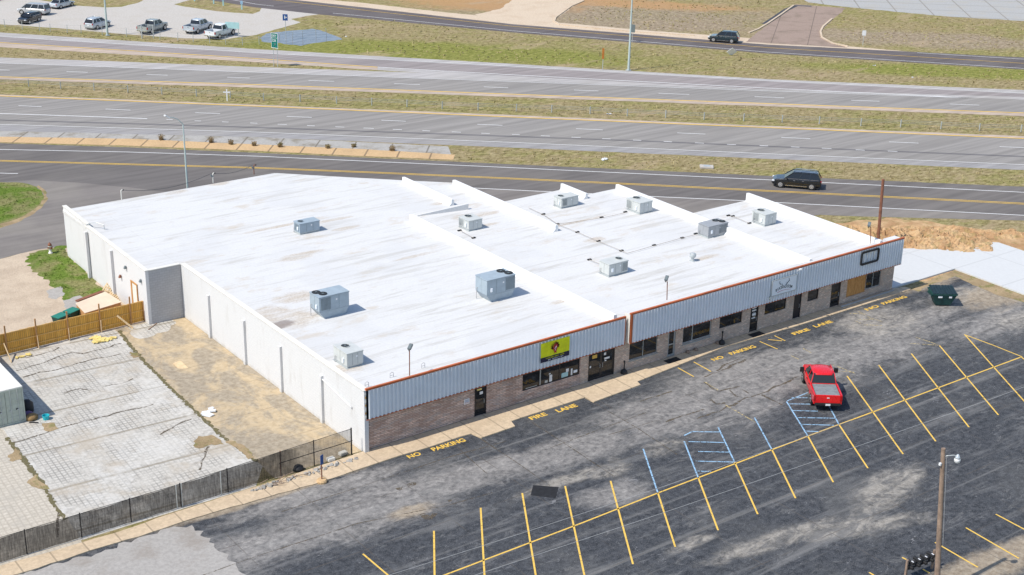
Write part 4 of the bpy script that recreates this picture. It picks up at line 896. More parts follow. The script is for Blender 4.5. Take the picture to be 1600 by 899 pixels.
hvac('rooftop_unit', *hx(468.7,367.5), 1.9, 1.05, .82, M['blueunit'], [(.2,.55)], ('x',.15,.85), 'small blue grey rooftop unit alone on the left rear roof')
hvac('rooftop_unit', *hx(732.4,362.1), 1.4, 1.55, .80, M['paleunit'], [(.5,.72)], ('x',.55,.95), 'pale rooftop unit beside the brown stain in front of the step wall')
hvac('rooftop_unit', *hx(877,326.6), 1.95, 1.15, .82, M['paleunit'], [(.2,.55)], ('y',.06,.32), 'pale rooftop unit farthest back near the short parapet')
hvac('rooftop_unit', *hx(999.2,335.6), 1.5, 1.85, .92, M['paleunit'], [(.5,.74)], ('x',.6,.95), 'pale rooftop unit right against the long middle parapet top end')
hvac('rooftop_unit', *hx(1106.2,373.2), 2.28, 1.3, .92, M['greyunit'], [(.72,.7),(.86,.34)], ('y',.55,.97), 'grey rooftop unit with two fans beside the right parapet')
hvac('rooftop_unit', *hx(1194.7,354.4), 1.4, 1.6, .93, M['paleunit'], [(.42,.72)], ('x',.5,.9), 'pale rooftop unit alone on the roof section farthest right')
hvac('rooftop_unit', *hx(760.8,463,RZ+.60), 2.6, 1.5, 1.22, M['blueunit'], [(.78,.72),(.88,.3)], ('y',.66,.98), 'large blue grey rooftop unit in the middle of the left roof', lift=.46)
hvac('rooftop_unit', *hx(499.3,489,RZ+.60), 2.45, 1.4, 1.16, M['blueunit'], [(.13,.72),(.24,.36)], ('y',.05,.38), 'large blue grey rooftop unit near the dark roof stain', lift=.46)
hvac('rooftop_unit', *hx(951.2,433.7), 1.95, 1.22, .92, M['paleunit'], [(.78,.55)], ('y',.70,.97), 'pale rooftop unit nearest the corrugated fascia of the right wing')
hvac('rooftop_unit', *hx(542.5,577), 1.25, 1.8, .96, M['paleunit'], [(.45,.66)], None, 'pale rooftop unit at the front left roof corner')
# turbine vent
p = at(1082,408,RZ); v = empty('roof_vent', (p.x,p.y,RZ), 0, 'small round galvanised turbine vent on the right roof', 'roof vent')
mb = MB(); mb.lathe([(.26,0),(.24,.04),(.13,.08),(.13,.3)], n=16); mb.build('base', M['galv'], v)
mb = MB(); mb.lathe([(.15,.3),(.24,.38),(.27,.5),(.24,.62),(.13,.69),(.05,.71)], n=16); tb = mb.build('turbine', M['galv'], v)
mb = MB()
for k in range(12):
    a_ = k*math.pi/6; mb.bar((.25*math.cos(a_),.25*math.sin(a_),.34),(.25*math.cos(a_+.3),.25*math.sin(a_+.3),.64),.01,.06)
mb.build('vane', M['galv'], tb)
# gas pipe runs on blocks
def pipe_run(pix, blocks, label):
    r = empty('gas_pipe', (*at(*pix[0],RZ)[:2], RZ), 0, label, 'pipe', 'pipe runs on the right roof'); o = Vector(r.location)
    mb = MB(); mb.tube([at(*p,RZ+.12)-o for p in pix], .018, 8); mb.build('pipe', M['drypipe'], r)
    for px in blocks:
        q = at(*px,RZ)-o; mb = MB(); mb.box(q.x-.18,q.x+.18,q.y-.09,q.y+.09,0,.09); mb.build('support_block', M['black'], r, bevel=.01)
pipe_run([(826,325),(850,336),(871,350.5),(902,363),(935,377),(971,392),(980,396)], [(849,335.5),(871,351),(902,363.5),(935,377.5),(971,392.5)], 'long roof pipe running from the rear corner to the front')
pipe_run([(980,396),(1022,384),(1066,372),(1090,366)], [(1022,384),(1066,372.5),(1087,366)], 'roof pipe leading to the grey two fan unit')
pipe_run([(871,350.5),(940,341),(979,332)], [(940,340.5),(977,332)], 'roof pipe leading to the pale unit by the middle parapet')
pipe_run([(921,406),(938,413)], [(921,406.5)], 'short roof pipe stub beside the pale unit near the fascia')
pipe_run([(1138,338),(1145,338),(1171,349)], [(1138,337.5),(1145,338.5),(1171,349.5)], 'short roof pipe crossing to the far right unit')
pipe_run([(720,361),(740,372)], [(718,361),(740,372.5)], 'short pipe in front of the pale unit by the step wall')
# service masts with sagging cable at the rear edge
mpos = [((190,312),(191,298.5)),((333,285),(331.5,270)),((397,272),(396,260.5))]
tops = []
for k, (b_, t_) in enumerate(mpos):
    p = at(*b_, 4.3); r = empty('service_mast', (p.x,p.y,4.25), 0, ['short white bent service mast at the left rear roof edge','taller service mast with insulators beside the street lamp','rusty service mast at the rear roof corner'][k], 'service mast', 'service masts on the rear roof edge')
    mb = MB(); mb.tube([(0,0,0),(0,0,.85),(.06,0,.93),(.16,0,.93)], .045, 8); mb.build('pipe', M['containertop'] if k < 2 else M['rust'], r)
    mb = MB(); mb.lathe([(.03,0),(.08,.03),(.08,.1),(.03,.13)], (.2,0,.84), 10); mb.build('weatherhead', M['black'], r)
    if k: mb = MB(); mb.box(-.16,.05,-.05,.05,.6,.72); mb.box(-.22,-.14,-.04,.04,.72,.82); mb.build('insulator', M['signback'], r)
    tops.append(p+Vector((.15,.1,.75)))
for k in range(2):
    a, b = tops[k], tops[k+1]; q = [a.lerp(b, i/12)-Vector((0,-.35,(.62 if k==0 else .35)*4*(i/12)*(1-i/12))) for i in range(13)]
    mb = MB(); mb.tube([Vector(x)-a for x in q], .02, 5); o = mb.build('service_cable', M['darkcable']); o.location = a
    tag(o, 'dark sagging cable between the %s service masts' % ('left and middle' if k == 0 else 'middle and right'), 'cable')
p = on_side(137,356,-2.7); r = empty('roof_rail_pipe', (-2.6,p.y,4.4), 0, 'bent grey pipe standing on the left wall top', 'pipe')
mb = MB(); q = at(162,350,4.9)-Vector((-2.6,p.y,4.4)); mb.tube([(0,0,0),(.02,0,.35),(q.x*.5,q.y*.5,.5),(q.x,q.y,.42),(q.x+.05,q.y,-.05)], .03); mb.build('pipe', M['galv'], r)
# roof edge flood lamps
def flood(b_, t_, y, z0, label):
    p = on_front(*b_, y); q = on_front(*t_, y); r = empty('flood_lamp', (p.x,y,z0), 0, label, 'floodlight', 'floodlights on poles along the front roof edge'); H = q.z-z0
    dx = q.x-p.x
    mb = MB(); mb.tube([(0,0,0),(dx*.4,0,H*.8),(dx-.05,0,H*.93)], .035, 8); mb.build('pole', M['rust'], r)
    mb = MB(); mb.bar((dx-.12,-.1,H*.9),(dx+.22,.12,H*1.0),.24,.16); h = mb.build('lamp_head', M['signback'], r, bevel=.02)
    mb = MB(); mb.bar((dx-.05,0,H*.82),(dx-.05,0,H*.93),.05,.05); mb.build('bracket', M['black'], r)
flood((640,592),(640,540),.35,RZ,'floodlight on thin pole over the left part of the fascia')
flood((1042,474),(1041,433),.35,RZ,'floodlight on thin pole over the middle of the fascia')
flood((1360,382),(1358,349),.35,RZ,'floodlight on thin pole near the right end of the fascia')
for px, py in ((612,588),(661,573),(573,603)):
    p = at(px, py+2, RZ); r = empty('vent_pipe', (p.x,p.y,RZ), 0, 'small white wire bracket on the roof %s' % {612:'left of the first floodlight',661:'right of the first floodlight',573:'at the front left corner'}[px], 'bracket'); mb = MB()
    mb.tube([(-.12,0,0),(-.12,0,.3),(.02,0,.38),(.14,0,.3),(.14,0,0)], .016); mb.tube([(-.12,0,.15),(.14,0,.15)], .012); mb.build('hoop', M['cable'], r)

# ------------------------------------------------------------------ signs on the fascia
def face_M(x, y, z): return Matrix.Translation((x, y, z)) @ Matrix.Rotation(R(90), 4, 'X')
r = empty('vinyl_banner', (15.4, yL-.12, 2.75), 0, 'yellow green banner with red emblem hanging on the left fascia above the big window', 'banner')
def wavy(x0, x1, z0, z1, m, name, par_, d=0, n=36, k_=6):
    mb = MB(); vs = []
    for j in range(k_+1):
        for i in range(n+1):
            u = i/n; v_ = j/k_; vs.append((x0+(x1-x0)*u, -.02-d+.012*math.sin(u*15+v_*3)+.008*math.sin(u*31-v_*5), z0+(z1-z0)*v_))
    N_ = (n+1)*(k_+1); vs += [(a, b+.008, c) for a, b, c in vs]
    fs = []
    for j in range(k_):
        for i in range(n):
            a = j*(n+1)+i; fs.append((a,a+1,a+n+2,a+n+1)); fs.append((N_+a,N_+a+n+1,N_+a+n+2,N_+a+1))
    mb.add(vs, fs); return mb.build(name, m, par_, smooth=True, fix=False)
wavy(-1.25,1.3,.55,1.66,M['banner'],'cloth',r); wavy(-1.25,1.3,.18,.55,M['navy'],'lower_band',r)
mb = MB()     # red crested emblem: ragged ring of strokes round a red body
rd = random.Random(3)
for k in range(26):
    a_ = R(-30+k*9.5); r0, r1 = .22, .36+rd.uniform(-.04,.05); mb.bar((r0*math.cos(a_),-.052,1.18+r0*.9*math.sin(a_)),(r1*math.cos(a_+.15),-.052,1.18+r1*math.sin(a_+.15)*.95),.008,.045,(0,1,0))
mb.build('emblem_crest', M['darkred'], r)
mb = MB(); pr = [(-.2,1.1),(-.12,1.32),(.02,1.42),(.17,1.36),(.22,1.2),(.17,1.0),(.1,.8),(.13,.68),(.02,.72),(-.06,.66),(-.07,.8),(-.16,.95)]
n_ = len(pr); mb.add([(x,-.060,z) for x,z in pr]+[(x,-.052,z) for x,z in pr], [tuple(range(n_)),tuple(range(2*n_-1,n_-1,-1))]+[(i,n_+i,n_+(i+1)%n_,(i+1)%n_) for i in range(n_)]); em = mb.build('emblem_body', M['redprint'], r)
mb = MB(); mb.bar((-.05,-.066,.9),(.08,-.066,1.22),.006,.06,(0,1,0)); mb.bar((-.1,-.066,1.05),(.0,-.066,1.12),.006,.05,(0,1,0)); mb.build('emblem_highlight', M['panelgrey'], em)
for k, (x0, z0, sx) in enumerate(((-.8,.40,.95),(-.62,.25,.95))):
    mb = MB(); rd = random.Random(9+k); x = x0
    while x < x0+1.55-.2*k:
        w_ = rd.choice([.05,.07,.09]); mb.box(x,x+w_*.35,-.052,-.046,z0,z0+.085); mb.box(x,x+w_,-.052,-.046,z0+rd.choice([0,.035,.06]),z0+rd.choice([.085,.085])); x += w_+.025+(.09 if rd.random()<.14 else 0)
    mb.build('banner_lettering', M['banner'] if k == 0 else M['panelgrey'], r)
r = empty('antler_sign', (38.1, yR-.09, 3.0), 0, 'pale rectangular sign with dark antlers over arched lettering on the right fascia', 'sign')
mb = MB(); mb.box(-1.35,1.4,-.06,-.03,.1,1.35); mb.build('panel', M['panelgrey'], r, bevel=.01)
mb = MB()
for a in ((-1.40,-1.35,.05,1.40),(1.4,1.45,.05,1.40)): mb.box(a[0],a[1],-.08,-.0,a[2],a[3])
mb.box(-1.35,1.4,-.08,0,.05,.099); mb.box(-1.35,1.4,-.08,0,1.351,1.40); mb.build('frame', M['galv'], r)
mb = MB()
def pl3(pts, w_):
    for (a, b), (c, d), w2 in zip(pts, pts[1:], w_): mb.bar((a,-.066,b),(c,-.066,d),.008,w2,(0,1,0))
pl3([(-.05,.68),(-.25,.82),(-.48,.92),(-.58,1.02),(-.54,1.2)], (.11,.09,.07,.05)); pl3([(-.48,.92),(-.40,1.02)], (.05,)); pl3([(.12,.72),(.32,.9),(.48,1.0),(.52,1.12),(.48,1.28)], (.11,.09,.07,.05)); pl3([(.32,.9),(.22,.98)], (.05,)); pl3([(-.25,.82),(-.2,.93)], (.04,)); pl3([(.48,1.0),(.6,1.05)], (.04,))
mb.build('antlers', M['slate'], r)
word = 'BUCKADOOM'
for i, ch in enumerate(word):
    t_ = (i-4)/4; text_obj('letter', ch, .34-.03*abs(t_) if ch != 'A' else .30, M['slate'], face_M(-.92+i*.205, -.061, .52-.14*t_*t_) @ Matrix.Rotation(R(-11*t_),4,'Z'), r, .003, .95, .01)
mb = MB()
for i in range(9):
    t_ = (i-4)/4; mb.bar((-.72+i*.17,-.066,.36-.07*t_*t_),(-.72+(i+.75)*.17,-.066,.36-.07*((i+.75-4)/4)**2),.008,.07,(0,1,0))
mb.build('underline', M['crimson'], r)
mb = MB(); mb.bar((1.5,-.1,1.75),(1.68,-.22,1.82),.14,.1); mb.bar((1.42,0,1.6),(1.5,-.1,1.75),.04,.04); mb.build('spot_lamp', M['signwhite'], r, bevel=.015)
mb = MB(); mb.bar((-1.55,0,.1),(-1.6,-.15,.0),.05,.05); mb.bar((-1.7,-.22,-.03),(-1.55,-.12,.03),.1,.08); mb.build('spot_lamp', M['signback'], r)
r = empty('empty_sign_frame', (48.2, yR-.09, 3.6), 0, 'empty black rounded sign frame near the right end of the fascia', 'sign frame')
mb = MB(); ps = []
for cx, cz, a0 in ((.93,.92,0),(-.93,.92,90),(-.93,.12,180),(.93,.12,270)):
    for k in range(4): a_ = R(a0+30*k); ps.append((cx+.12*math.cos(a_), cz+.12*math.sin(a_)))
for a, b in zip(ps, ps[1:]+ps[:1]): mb.bar((a[0],-.09,a[1]),(b[0],-.09,b[1]),.16,.09,(0,1,0))
mb.build('frame', M['black'], r)
for k in range(4): mb = MB(); mb.box(-.72+k*.42,-.69+k*.42,-.08,-.02,.1,.95); mb.build('tube_holder', M['galv'], r)

# smokers post and bin at the doors
def smoker(x, y, h, label):
    r = empty('cigarette_bin', (x,y,.09), 0, label, 'ash bin', 'ash bins by the shop doors')
    mb = MB(); mb.lathe([(.24,0),(.26,.05),(.24,.2),(.12,.32),(.05,.4)], n=16); mb.build('base', M['black'], r, smooth=True)
    mb = MB(); mb.lathe([(.045,.4),(.04,h-.15),(.07,h-.12),(.07,h),(.03,h+.03)], n=12); mb.build('neck', M['black'], r, smooth=True)
p = at(974,583,.1); smoker(p.x, -.35, 1.0, 'dark ash bin with thin neck beside the double doors')
p = at(1131,539,.1); smoker(p.x, -.45, 1.05, 'black ash bin on the walk between the two framed windows')
for (px0, py0, px1, py1, lb) in ((1043,566,1072,557,'dark door mat before the grey framed door'),(1172,524,1194,517,'dark door mat before the door with white decals')):
    p = at(px0, py0, .1); mb = MB(); mb.box(0,1.3,-.65,0,0,.02); o = mb.build('door_mat', M['black'], bevel=.005); o.location = (p.x-.1, -.3, .091); tag(o, lb, 'door mat', 'door mats')
p = at(1115,564,.1)
for k, (dx, dy) in enumerate(((0,0),(.7,.05),(2.6,.1))):
    rd = random.Random(k); mb = MB(); mb.lathe([(.16,0),(.2,.07),(.13,.15),(.05,.2)], n=7); o = mb.build('leaf_pile', M['pole']); o.location = (28.6+dx*1.2, -.22, .09); tag(o, ['small dark debris heap at the wall foot left of the black ash bin','second dark debris heap close to the black ash bin','dark debris heap right of the black ash bin'][k], 'debris')
mb = MB(); mb.bar((45.6,-.5,.15),(52.3,-.45,.15),.12,.1); o = mb.build('timber_plank', M['cable']); tag(o, 'long grey timber lying on the walk under the boarded window', 'plank')

# ------------------------------------------------------------------ fences
F = empty('mesh_fence', (-12,.1,0), 0, 'low wire fence covered with black privacy mesh along the front of the yard', 'fence')
FO = Vector((-12,.1,0))
fx = [-31.5,-28.2,-25.0]+[at(*p).x for p in ((43,867),(128,840),(205,816),(283,792),(357,770),(440,745),(492,729),(549,710))]
hts = lambda x: 1.58+max(0,(x+12)/12)*.32
def fp(mb, name, m, **k): o = mb.build(name, m, None, **k); o.data.transform(Matrix.Translation(-FO)); o.parent = F; return o
for a, b in zip(fx, fx[1:]):
    mb = MB(); n = 8; vs = []
    for i in range(n+1):
        x = a+(b-a)*i/n; s_ = -.04*math.sin(math.pi*i/n); vs += [(x,.1+.02*math.sin(i*2),.03),(x,.1+.015*math.sin(i*1.3),hts(x)+s_)]
    mb.add(vs, [(2*i,2*i+2,2*i+3,2*i+1) for i in range(n)]); fp(mb, 'mesh_panel', M['mesh'], fix=False)
for k, x in enumerate(fx):
    mb = MB(); mb.cyl((x,.14,0),(x,.14,hts(x)+.05), .035 if k < len(fx)-1 else .05, n=8); fp(mb, 'post', M['black'] if k not in (8,) else M['rust'])
mb = MB(); mb.tube([(x,.13,hts(x)-.01) for x in fx], .018, 6); fp(mb, 'top_rail', M['black'])
mb = MB(); mb.tube([(-6,.13,.95),(-.7,.13,1.0)], .025, 6); fp(mb, 'middle_rail', M['black'])
for x in (at(344,772).x, at(281,792).x+.12, at(277,795).x):
    mb = MB(); mb.cyl((x,.05,0),(x,.05,1.62), .03, n=8); fp(mb, 'post', M['galv'])
wf = Vector((-8.6,28.3,0)); Wd = empty('wooden_fence', wf, 0, 'amber board fence with leaning braces closing the rear of the yard', 'fence')
def wp(mb, name, m, **k): o = mb.build(name, m, None, **k); o.data.transform(Matrix.Translation(-wf)); o.parent = Wd; return o
yF = lambda x: 28.03+(x+14.46)*(28.56-28.03)/(14.46-2.6)
xs_ = [-30]+[at(px, py).x for px, py in ((15,558),(61,545),(109,532),(158,519),(205,507))]+[-2.75]
for a, b in zip(xs_, xs_[1:]):
    mb = MB(); n = max(2, int((b-a)/.15))
    for i in range(n):
        x = a+(b-a)*i/n; mb.box(x+.003,x+(b-a)/n-.003,yF(x)+.0,yF(x)+.025,.04,1.72+random.uniform(-.015,.015))
    wp(mb, 'board_panel', M['fencewood'])
    for z in (.35,.95,1.68): mb = MB(); mb.bar((a,yF(a)-.03,z),(b,yF(b)-.03,z),.045,.09); wp(mb, 'rail', M['rail'])
for x in xs_[1:-1]:
    mb = MB(); mb.box(x-.05,x+.05,yF(x)-.14,yF(x)-.055,0,2.35); wp(mb, 'post', M['lumber_red'])
for (b0, b1) in (((18,567),(11,535)),((61,545),(54,528)),((109,532.5),(104,516)),((159,519.5),(153.5,504.5)),((208,514),(191,496))):
    g_ = at(*b0); t_ = Vector((g_.x+.02, yF(g_.x)-.16, 1.0)); mb = MB(); 
    if b0[0] == 208: t_ = Vector((g_.x-.9, yF(g_.x)-.16, 1.05))
    mb.bar(g_+Vector((0,0,.04)), t_, .045, .14); wp(mb, 'brace', M['lumber'])
mb = MB(); mb.bar((-2.95,28.45,.02),(-2.95,28.45,1.72),.12,.12); wp(mb, 'post', M['lumber_red'])

# ------------------------------------------------------------------ yard things
cx0 = -16.42; C_ = empty('shipping_container', (cx0-1.22, 16.55, 0), 0, 'pale grey shipping container with closed end doors at the left edge', 'shipping container')
mb = MB(); Lc = 11.4
mb.box(-1.2,1.2,.05,Lc,.12,2.52); mb.build('body', M['container'], C_)
mb = MB(); n = 40
for i in range(n):
    y = .15+i*(Lc-.3)/n; mb.box(1.201,1.225,y,y+(Lc-.3)/n*.5,.25,2.42); mb.box(-1.225,-1.201,y,y+(Lc-.3)/n*.5,.25,2.42)
mb.build('side_ribs', M['container'], C_)
mb = MB(); mb.box(-1.22,1.22,0,Lc+.02,2.522,2.6); mb.build('roof', M['containertop'], C_, bevel=.01)
mb = MB()
for sx in (-1,1):
    mb.box(sx*1.22-(.0 if sx<0 else .1),sx*1.22+(.1 if sx<0 else 0),-.02,.049,0,2.52)
mb.box(-1.119,1.119,-.02,.049,.0,.14); mb.box(-1.119,1.119,-.02,.049,2.42,2.521); mb.build('end_frame', M['container'], C_, bevel=.01)
for sx in (-1,1):
    mb = MB(); a, b = (-1.11,-.02) if sx < 0 else (.02,1.11); mb.box(a,b,0,.048,.15,2.41)
    for k in range(5): mb.box(a+.06,b-.06,-.012,-.001,.35+k*.42,.55+k*.42)
    d_ = mb.build('door', M['container'], C_)
    for q in (a+.3,b-.3): g = MB(); g.cyl((q,-.04,.06),(q,-.04,2.5),.02,n=6); g.box(q-.12,q+.02,-.055,-.03,1.0,1.05); g.build('lock_bar', M['galv'], d_)
    g = MB(); g.box(a+.62,a+.78,-.016,-.013,1.0,1.1); g.build('marking', M['black'], d_)
def lump(name, px, py, r_, h, m, label, cat, seed=0, sq=1):
    rd = random.Random(seed); mb = MB(); prof = [(r_*.9,0),(r_,h*.3),(r_*.85,h*.65),(r_*.5,h*.92),(r_*.12,h)]; mb.lathe(prof, n=10)
    mb.v = [(x*(1+rd.uniform(-.16,.16))*sq, y*(1+rd.uniform(-.16,.16)), z) for x, y, z in mb.v]; o = mb.build(name, m, smooth=True); o.location = at(px, py) if py else px; return tag(o, label, cat)
lump('trash_bag', 43, 643, .45, .9, M['black'], 'black trash bag in the shade beside the container', 'trash bag', 1)
lump('cloth_bundle', 44, 650, .35, .35, M['purple'], 'dull purple cloth bundle beside the container', 'cloth', 2)
lump('sack', 50, 655, .42, .4, M['brownbag'], 'brown sack beside the container corner', 'sack', 3)
mb = MB(); mb.lathe([(.19,0),(.24,.3),(.25,.32),(.22,.32),(.18,.1)], n=14); o = mb.build('bucket', M['cyan'], smooth=False); o.location = at(72,655.5); tag(o, 'small cyan bucket on the yard by the container', 'bucket')
for (a, b, lb) in (((46,661),(60,661.5),'dark bar lying in front of the container corner'),((232,516),(245,506),'dark stick lying on the pale patch at the wall'),):
    p, q = at(*a), at(*b); mb = MB(); mb.bar(Vector((0,0,.04)), q-p+Vector((0,0,.04)), .08, .06); o = mb.build('steel_bar' if a[0]<100 else 'wood_stick', M['black'] if a[0]<100 else M['pole']); o.location = p; tag(o, lb, 'bar')
def scraps(name, pts, m, label, cat, sz=.35, n=10, seed=0):
    rd = random.Random(seed); c0 = at(*pts[0]); mb = MB()
    for i in range(n):
        p = at(*rd.choice(pts))-c0+Vector((rd.uniform(-.35,.35),rd.uniform(-.25,.25),.02+.03*i/n)); s_ = sz*rd.uniform(.5,1.1)
        Mx = Matrix.Translation(p) @ Euler((rd.uniform(-.15,.15),rd.uniform(-.15,.15),rd.uniform(0,3))).to_matrix().to_4x4(); mb.box(-s_/2,s_/2,-s_/4,s_/4,0,.03+.05*rd.random(),Mx)
    o = mb.build(name, m); o.location = c0+Vector((0,0,.02)); return tag(o, label, cat)
scraps('foam_scraps', [(148,530),(155,533),(165,532),(172,531)], M['straw'], 'heap of yellow scraps near the middle of the wooden fence', 'scraps', .6, 22, 1)
scraps('foam_scraps', [(33,558),(40,556),(28,560)], M['straw'], 'few yellow scraps by the fence near the container', 'scraps', .4, 8, 2)
scraps('paper_scraps', [(325,648),(333,640),(330,645)], M['signwhite'], 'crumpled white sheets on the stained strip', 'paper', .55, 8, 3)
o = scraps('cardboard', [(286,573)], M['lumber'], 'flat tan board lying on the stained strip', 'board', 1.5, 1, 4)
for k, (px, py, s_) in enumerate(((518,722,.5),(537,713,.55))):
    p = at(px, py); mb = MB(); mb.box(-s_/2,s_/2,-.18,.18,0,.22); o = mb.build('concrete_block', M['containertop'], bevel=.03); o.location = p+Vector((0,.1,.06)); o.rotation_euler = (0,0,.1*k); tag(o, ['white concrete block by the fence left of its twin','white concrete block nearest the building corner'][k], 'block', 'blocks by the fence')
lump('trash_bag', 466, 735, .35, .4, M['black'], 'small black bag at the foot of the mesh fence', 'trash bag', 5)
# rubble and sticks along the fence foot
rd = random.Random(5); mb = MB(); c0 = at(450,752)
for i in range(70):
    u = rd.random(); p = at(400+u*160, 768-u*50)+Vector((rd.uniform(-.3,.3),rd.uniform(-.15,.25),.08))-c0; s_ = rd.uniform(.04,.16)
    Mx = Matrix.Translation(p) @ Euler((rd.random(),rd.random(),rd.random()*3)).to_matrix().to_4x4(); mb.box(-s_,s_,-s_*.6,s_*.6,-s_*.4,s_*.5,Mx)
o = mb.build('rubble', M['roughstrip']); o.location = c0; tag(o, 'loose rubble scattered at the foot of the mesh fence', 'rubble', None, 'stuff')
mb = MB()
for i in range(9):
    p = Vector((rd.uniform(-1,1),rd.uniform(-.3,.3),.1)); mb.bar(p, p+Vector((rd.uniform(.4,1.4),rd.uniform(-.5,.5),.15)), .035, .03)
o = mb.build('dead_branch', M['pole']); o.location = at(430,755); tag(o, 'dead branches on the kerb below the mesh fence', 'branch')
# behind the wooden fence
c = [at(118.4,474,.95), at(164.4,456,.95), at(189.3,472,.95), at(133,489,.95)]; c0 = sum(c, Vector())/4; r = empty('plywood_box', (c0.x,c0.y,0), 0, 'large low box topped with raw plywood behind the wooden fence', 'box')
mb = MB(); lo = [((p-c0)*.98) for p in c]; mb.add([(p.x,p.y,0) for p in lo]+[(p.x,p.y,.91) for p in lo], [(3,2,1,0),(4,5,6,7),(0,1,5,4),(1,2,6,5),(2,3,7,6),(3,0,4,7)]); mb.build('sides', M['lumber_red'], r)
mb = MB(); hi = [((p-c0)*1.02) for p in c]; mb.add([(p.x,p.y,.915) for p in hi]+[(p.x,p.y,.95) for p in hi], [(3,2,1,0),(4,5,6,7),(0,1,5,4),(1,2,6,5),(2,3,7,6),(3,0,4,7)]); mb.build('plywood_sheet', M['ply'], r)
a, b = at(121,470,1.0)-Vector((c0.x,c0.y,0)), at(161,455,1.0)-Vector((c0.x,c0.y,0)); mb = MB(); mb.bar(a+Vector((0,.15,-.1)), b+Vector((0,.15,-.1)), .35, .12); mb.build('edge_beam', M['rust'], r)
for k, (px, py) in enumerate(((176,455),(180,460),(172,452))):
    p = at(px, py, .4); r = empty('wood_pallet', (p.x,p.y,.05+.16*k), R(20+14*k), ['lowest leaning wooden pallet by the rear wall','middle leaning wooden pallet by the rear wall','topmost small wooden pallet by the rear wall'][k], 'pallet', 'pallets by the rear wall'); r.rotation_euler = (R(22),R(-8),R(25+12*k))
    for i in range(6): mb = MB(); mb.box(-.6,.6,-.5+i*.18,-.39+i*.18,.1,.12); mb.build('slat', M['lumber'], r)
    mb = MB()
    for x in (-.56,0,.5): mb.box(x,x+.08,-.5,.52,0,.098)
    mb.build('bearer', M['lumber'], r)
for k, (px, py) in enumerate(((96,497),(114,489))):
    p = at(px, py, .6); r = empty('green_bin', (p.x,p.y+.3,0), R(25), ['green lidded bin behind the fence farther from the plywood box','green lidded bin behind the fence against the plywood box'][k], 'bin', 'green bins behind the fence')
    mb = MB(); mb.frustum((-.4,.4,-.3,.3), 0, (-.52,.52,-.4,.4), .68); mb.build('tub', M['bin'], r); mb = MB(); mb.box(-.56,.56,-.44,.44,.682,.74); mb.build('lid', M['roofgreen'], r, bevel=.02)
p = at(79,396); r = empty('fire_hydrant', (p.x,p.y,0), R(20), 'pale fire hydrant with dark red cap at the left weeds', 'fire hydrant')
mb = MB(); mb.lathe([(.2,0),(.2,.06),(.12,.08),(.12,.62),(.17,.64),(.17,.7)], n=14); mb.build('barrel', M['containertop'], r, smooth=True)
mb = MB(); mb.lathe([(.17,.701),(.18,.78),(.12,.92),(.04,.98),(.04,1.03)], n=14); mb.build('bonnet', M['rust'], r, smooth=True)
mb = MB(); mb.cyl((-.24,0,.55),(.24,0,.55),.07); mb.cyl((0,-.25,.5),(0,0,.5),.09); mb.build('nozzle', M['rust'], r)

# ------------------------------------------------------------------ dumpster
dp = [at(1457,478), at(1475,481), at(1490,471)]
c0 = Vector((53.4,-4.55,0)); r = empty('dumpster', c0, R(-37), 'dark green steel dumpster with black lids at the upper right of the lot', 'dumpster')
mb = MB(); Lh, Wh = .98, .72
b_ = [(-.62,-.48),(.62,-.48),(.62,.48),(-.62,.48)]; t_ = [(-1.02,-.80),(1.02,-.80),(1.02,.8),(-1.02,.8)]
mb.add([(x,y,.1) for x,y in b_]+[(x,y,1.15) for x,y in t_], [(3,2,1,0),(0,1,5,4),(1,2,6,5),(2,3,7,6),(3,0,4,7),(4,5,6,7)])
mb.build('bin_body', M['bin'], r, bevel=.015)
mb = MB()
for a, b in ((t_[0],t_[1]),(t_[1],t_[2]),(t_[2],t_[3]),(t_[3],t_[0])): mb.bar((*a,1.15),(*b,1.15),.09,.09)
mb.build('rim', M['bin'], r)
for s in (-1,1):
    mb = MB(); x0, x1 = (-1.0,-.02) if s < 0 else (.02,1.0)
    mb.add([(x0,-.82,1.2),(x1,-.82,1.2),(x1,.8,1.36),(x0,.8,1.36),(x0,-.82,1.24),(x1,-.82,1.24),(x1,.8,1.40),(x0,.8,1.40)], [(0,3,2,1),(4,5,6,7),(0,1,5,4),(1,2,6,5),(2,3,7,6),(3,0,4,7)])
    lid = mb.build('lid', M['binlid'], r); mb = MB()
    for k in range(4): q = x0+.12+k*.23; mb.add([(q,-.8,1.241),(q+.08,-.8,1.241),(q+.08,.78,1.401),(q,.78,1.401),(q,-.8,1.27),(q+.08,-.8,1.27),(q+.08,.78,1.43),(q,.78,1.43)], [(4,5,6,7),(0,1,5,4),(1,2,6,5),(3,0,4,7)])
    mb.build('lid_rib', M['binlid'], lid)
for s in (-1,1):
    mb = MB(); mb.bar((s*.95,-.5,.95),(s*1.05,.5,.95),.14,.16); mb.build('fork_pocket', M['bin'], r)
mb = MB(); mb.bar((-.55,-.775,.93),(-.2,-.775,.93),.02,.16); mb.build('sticker', M['signwhite'], r)
mb = MB(); mb.bar((.35,-.775,.93),(.6,-.775,.93),.02,.16); mb.build('sticker', M['signwhite'], r)

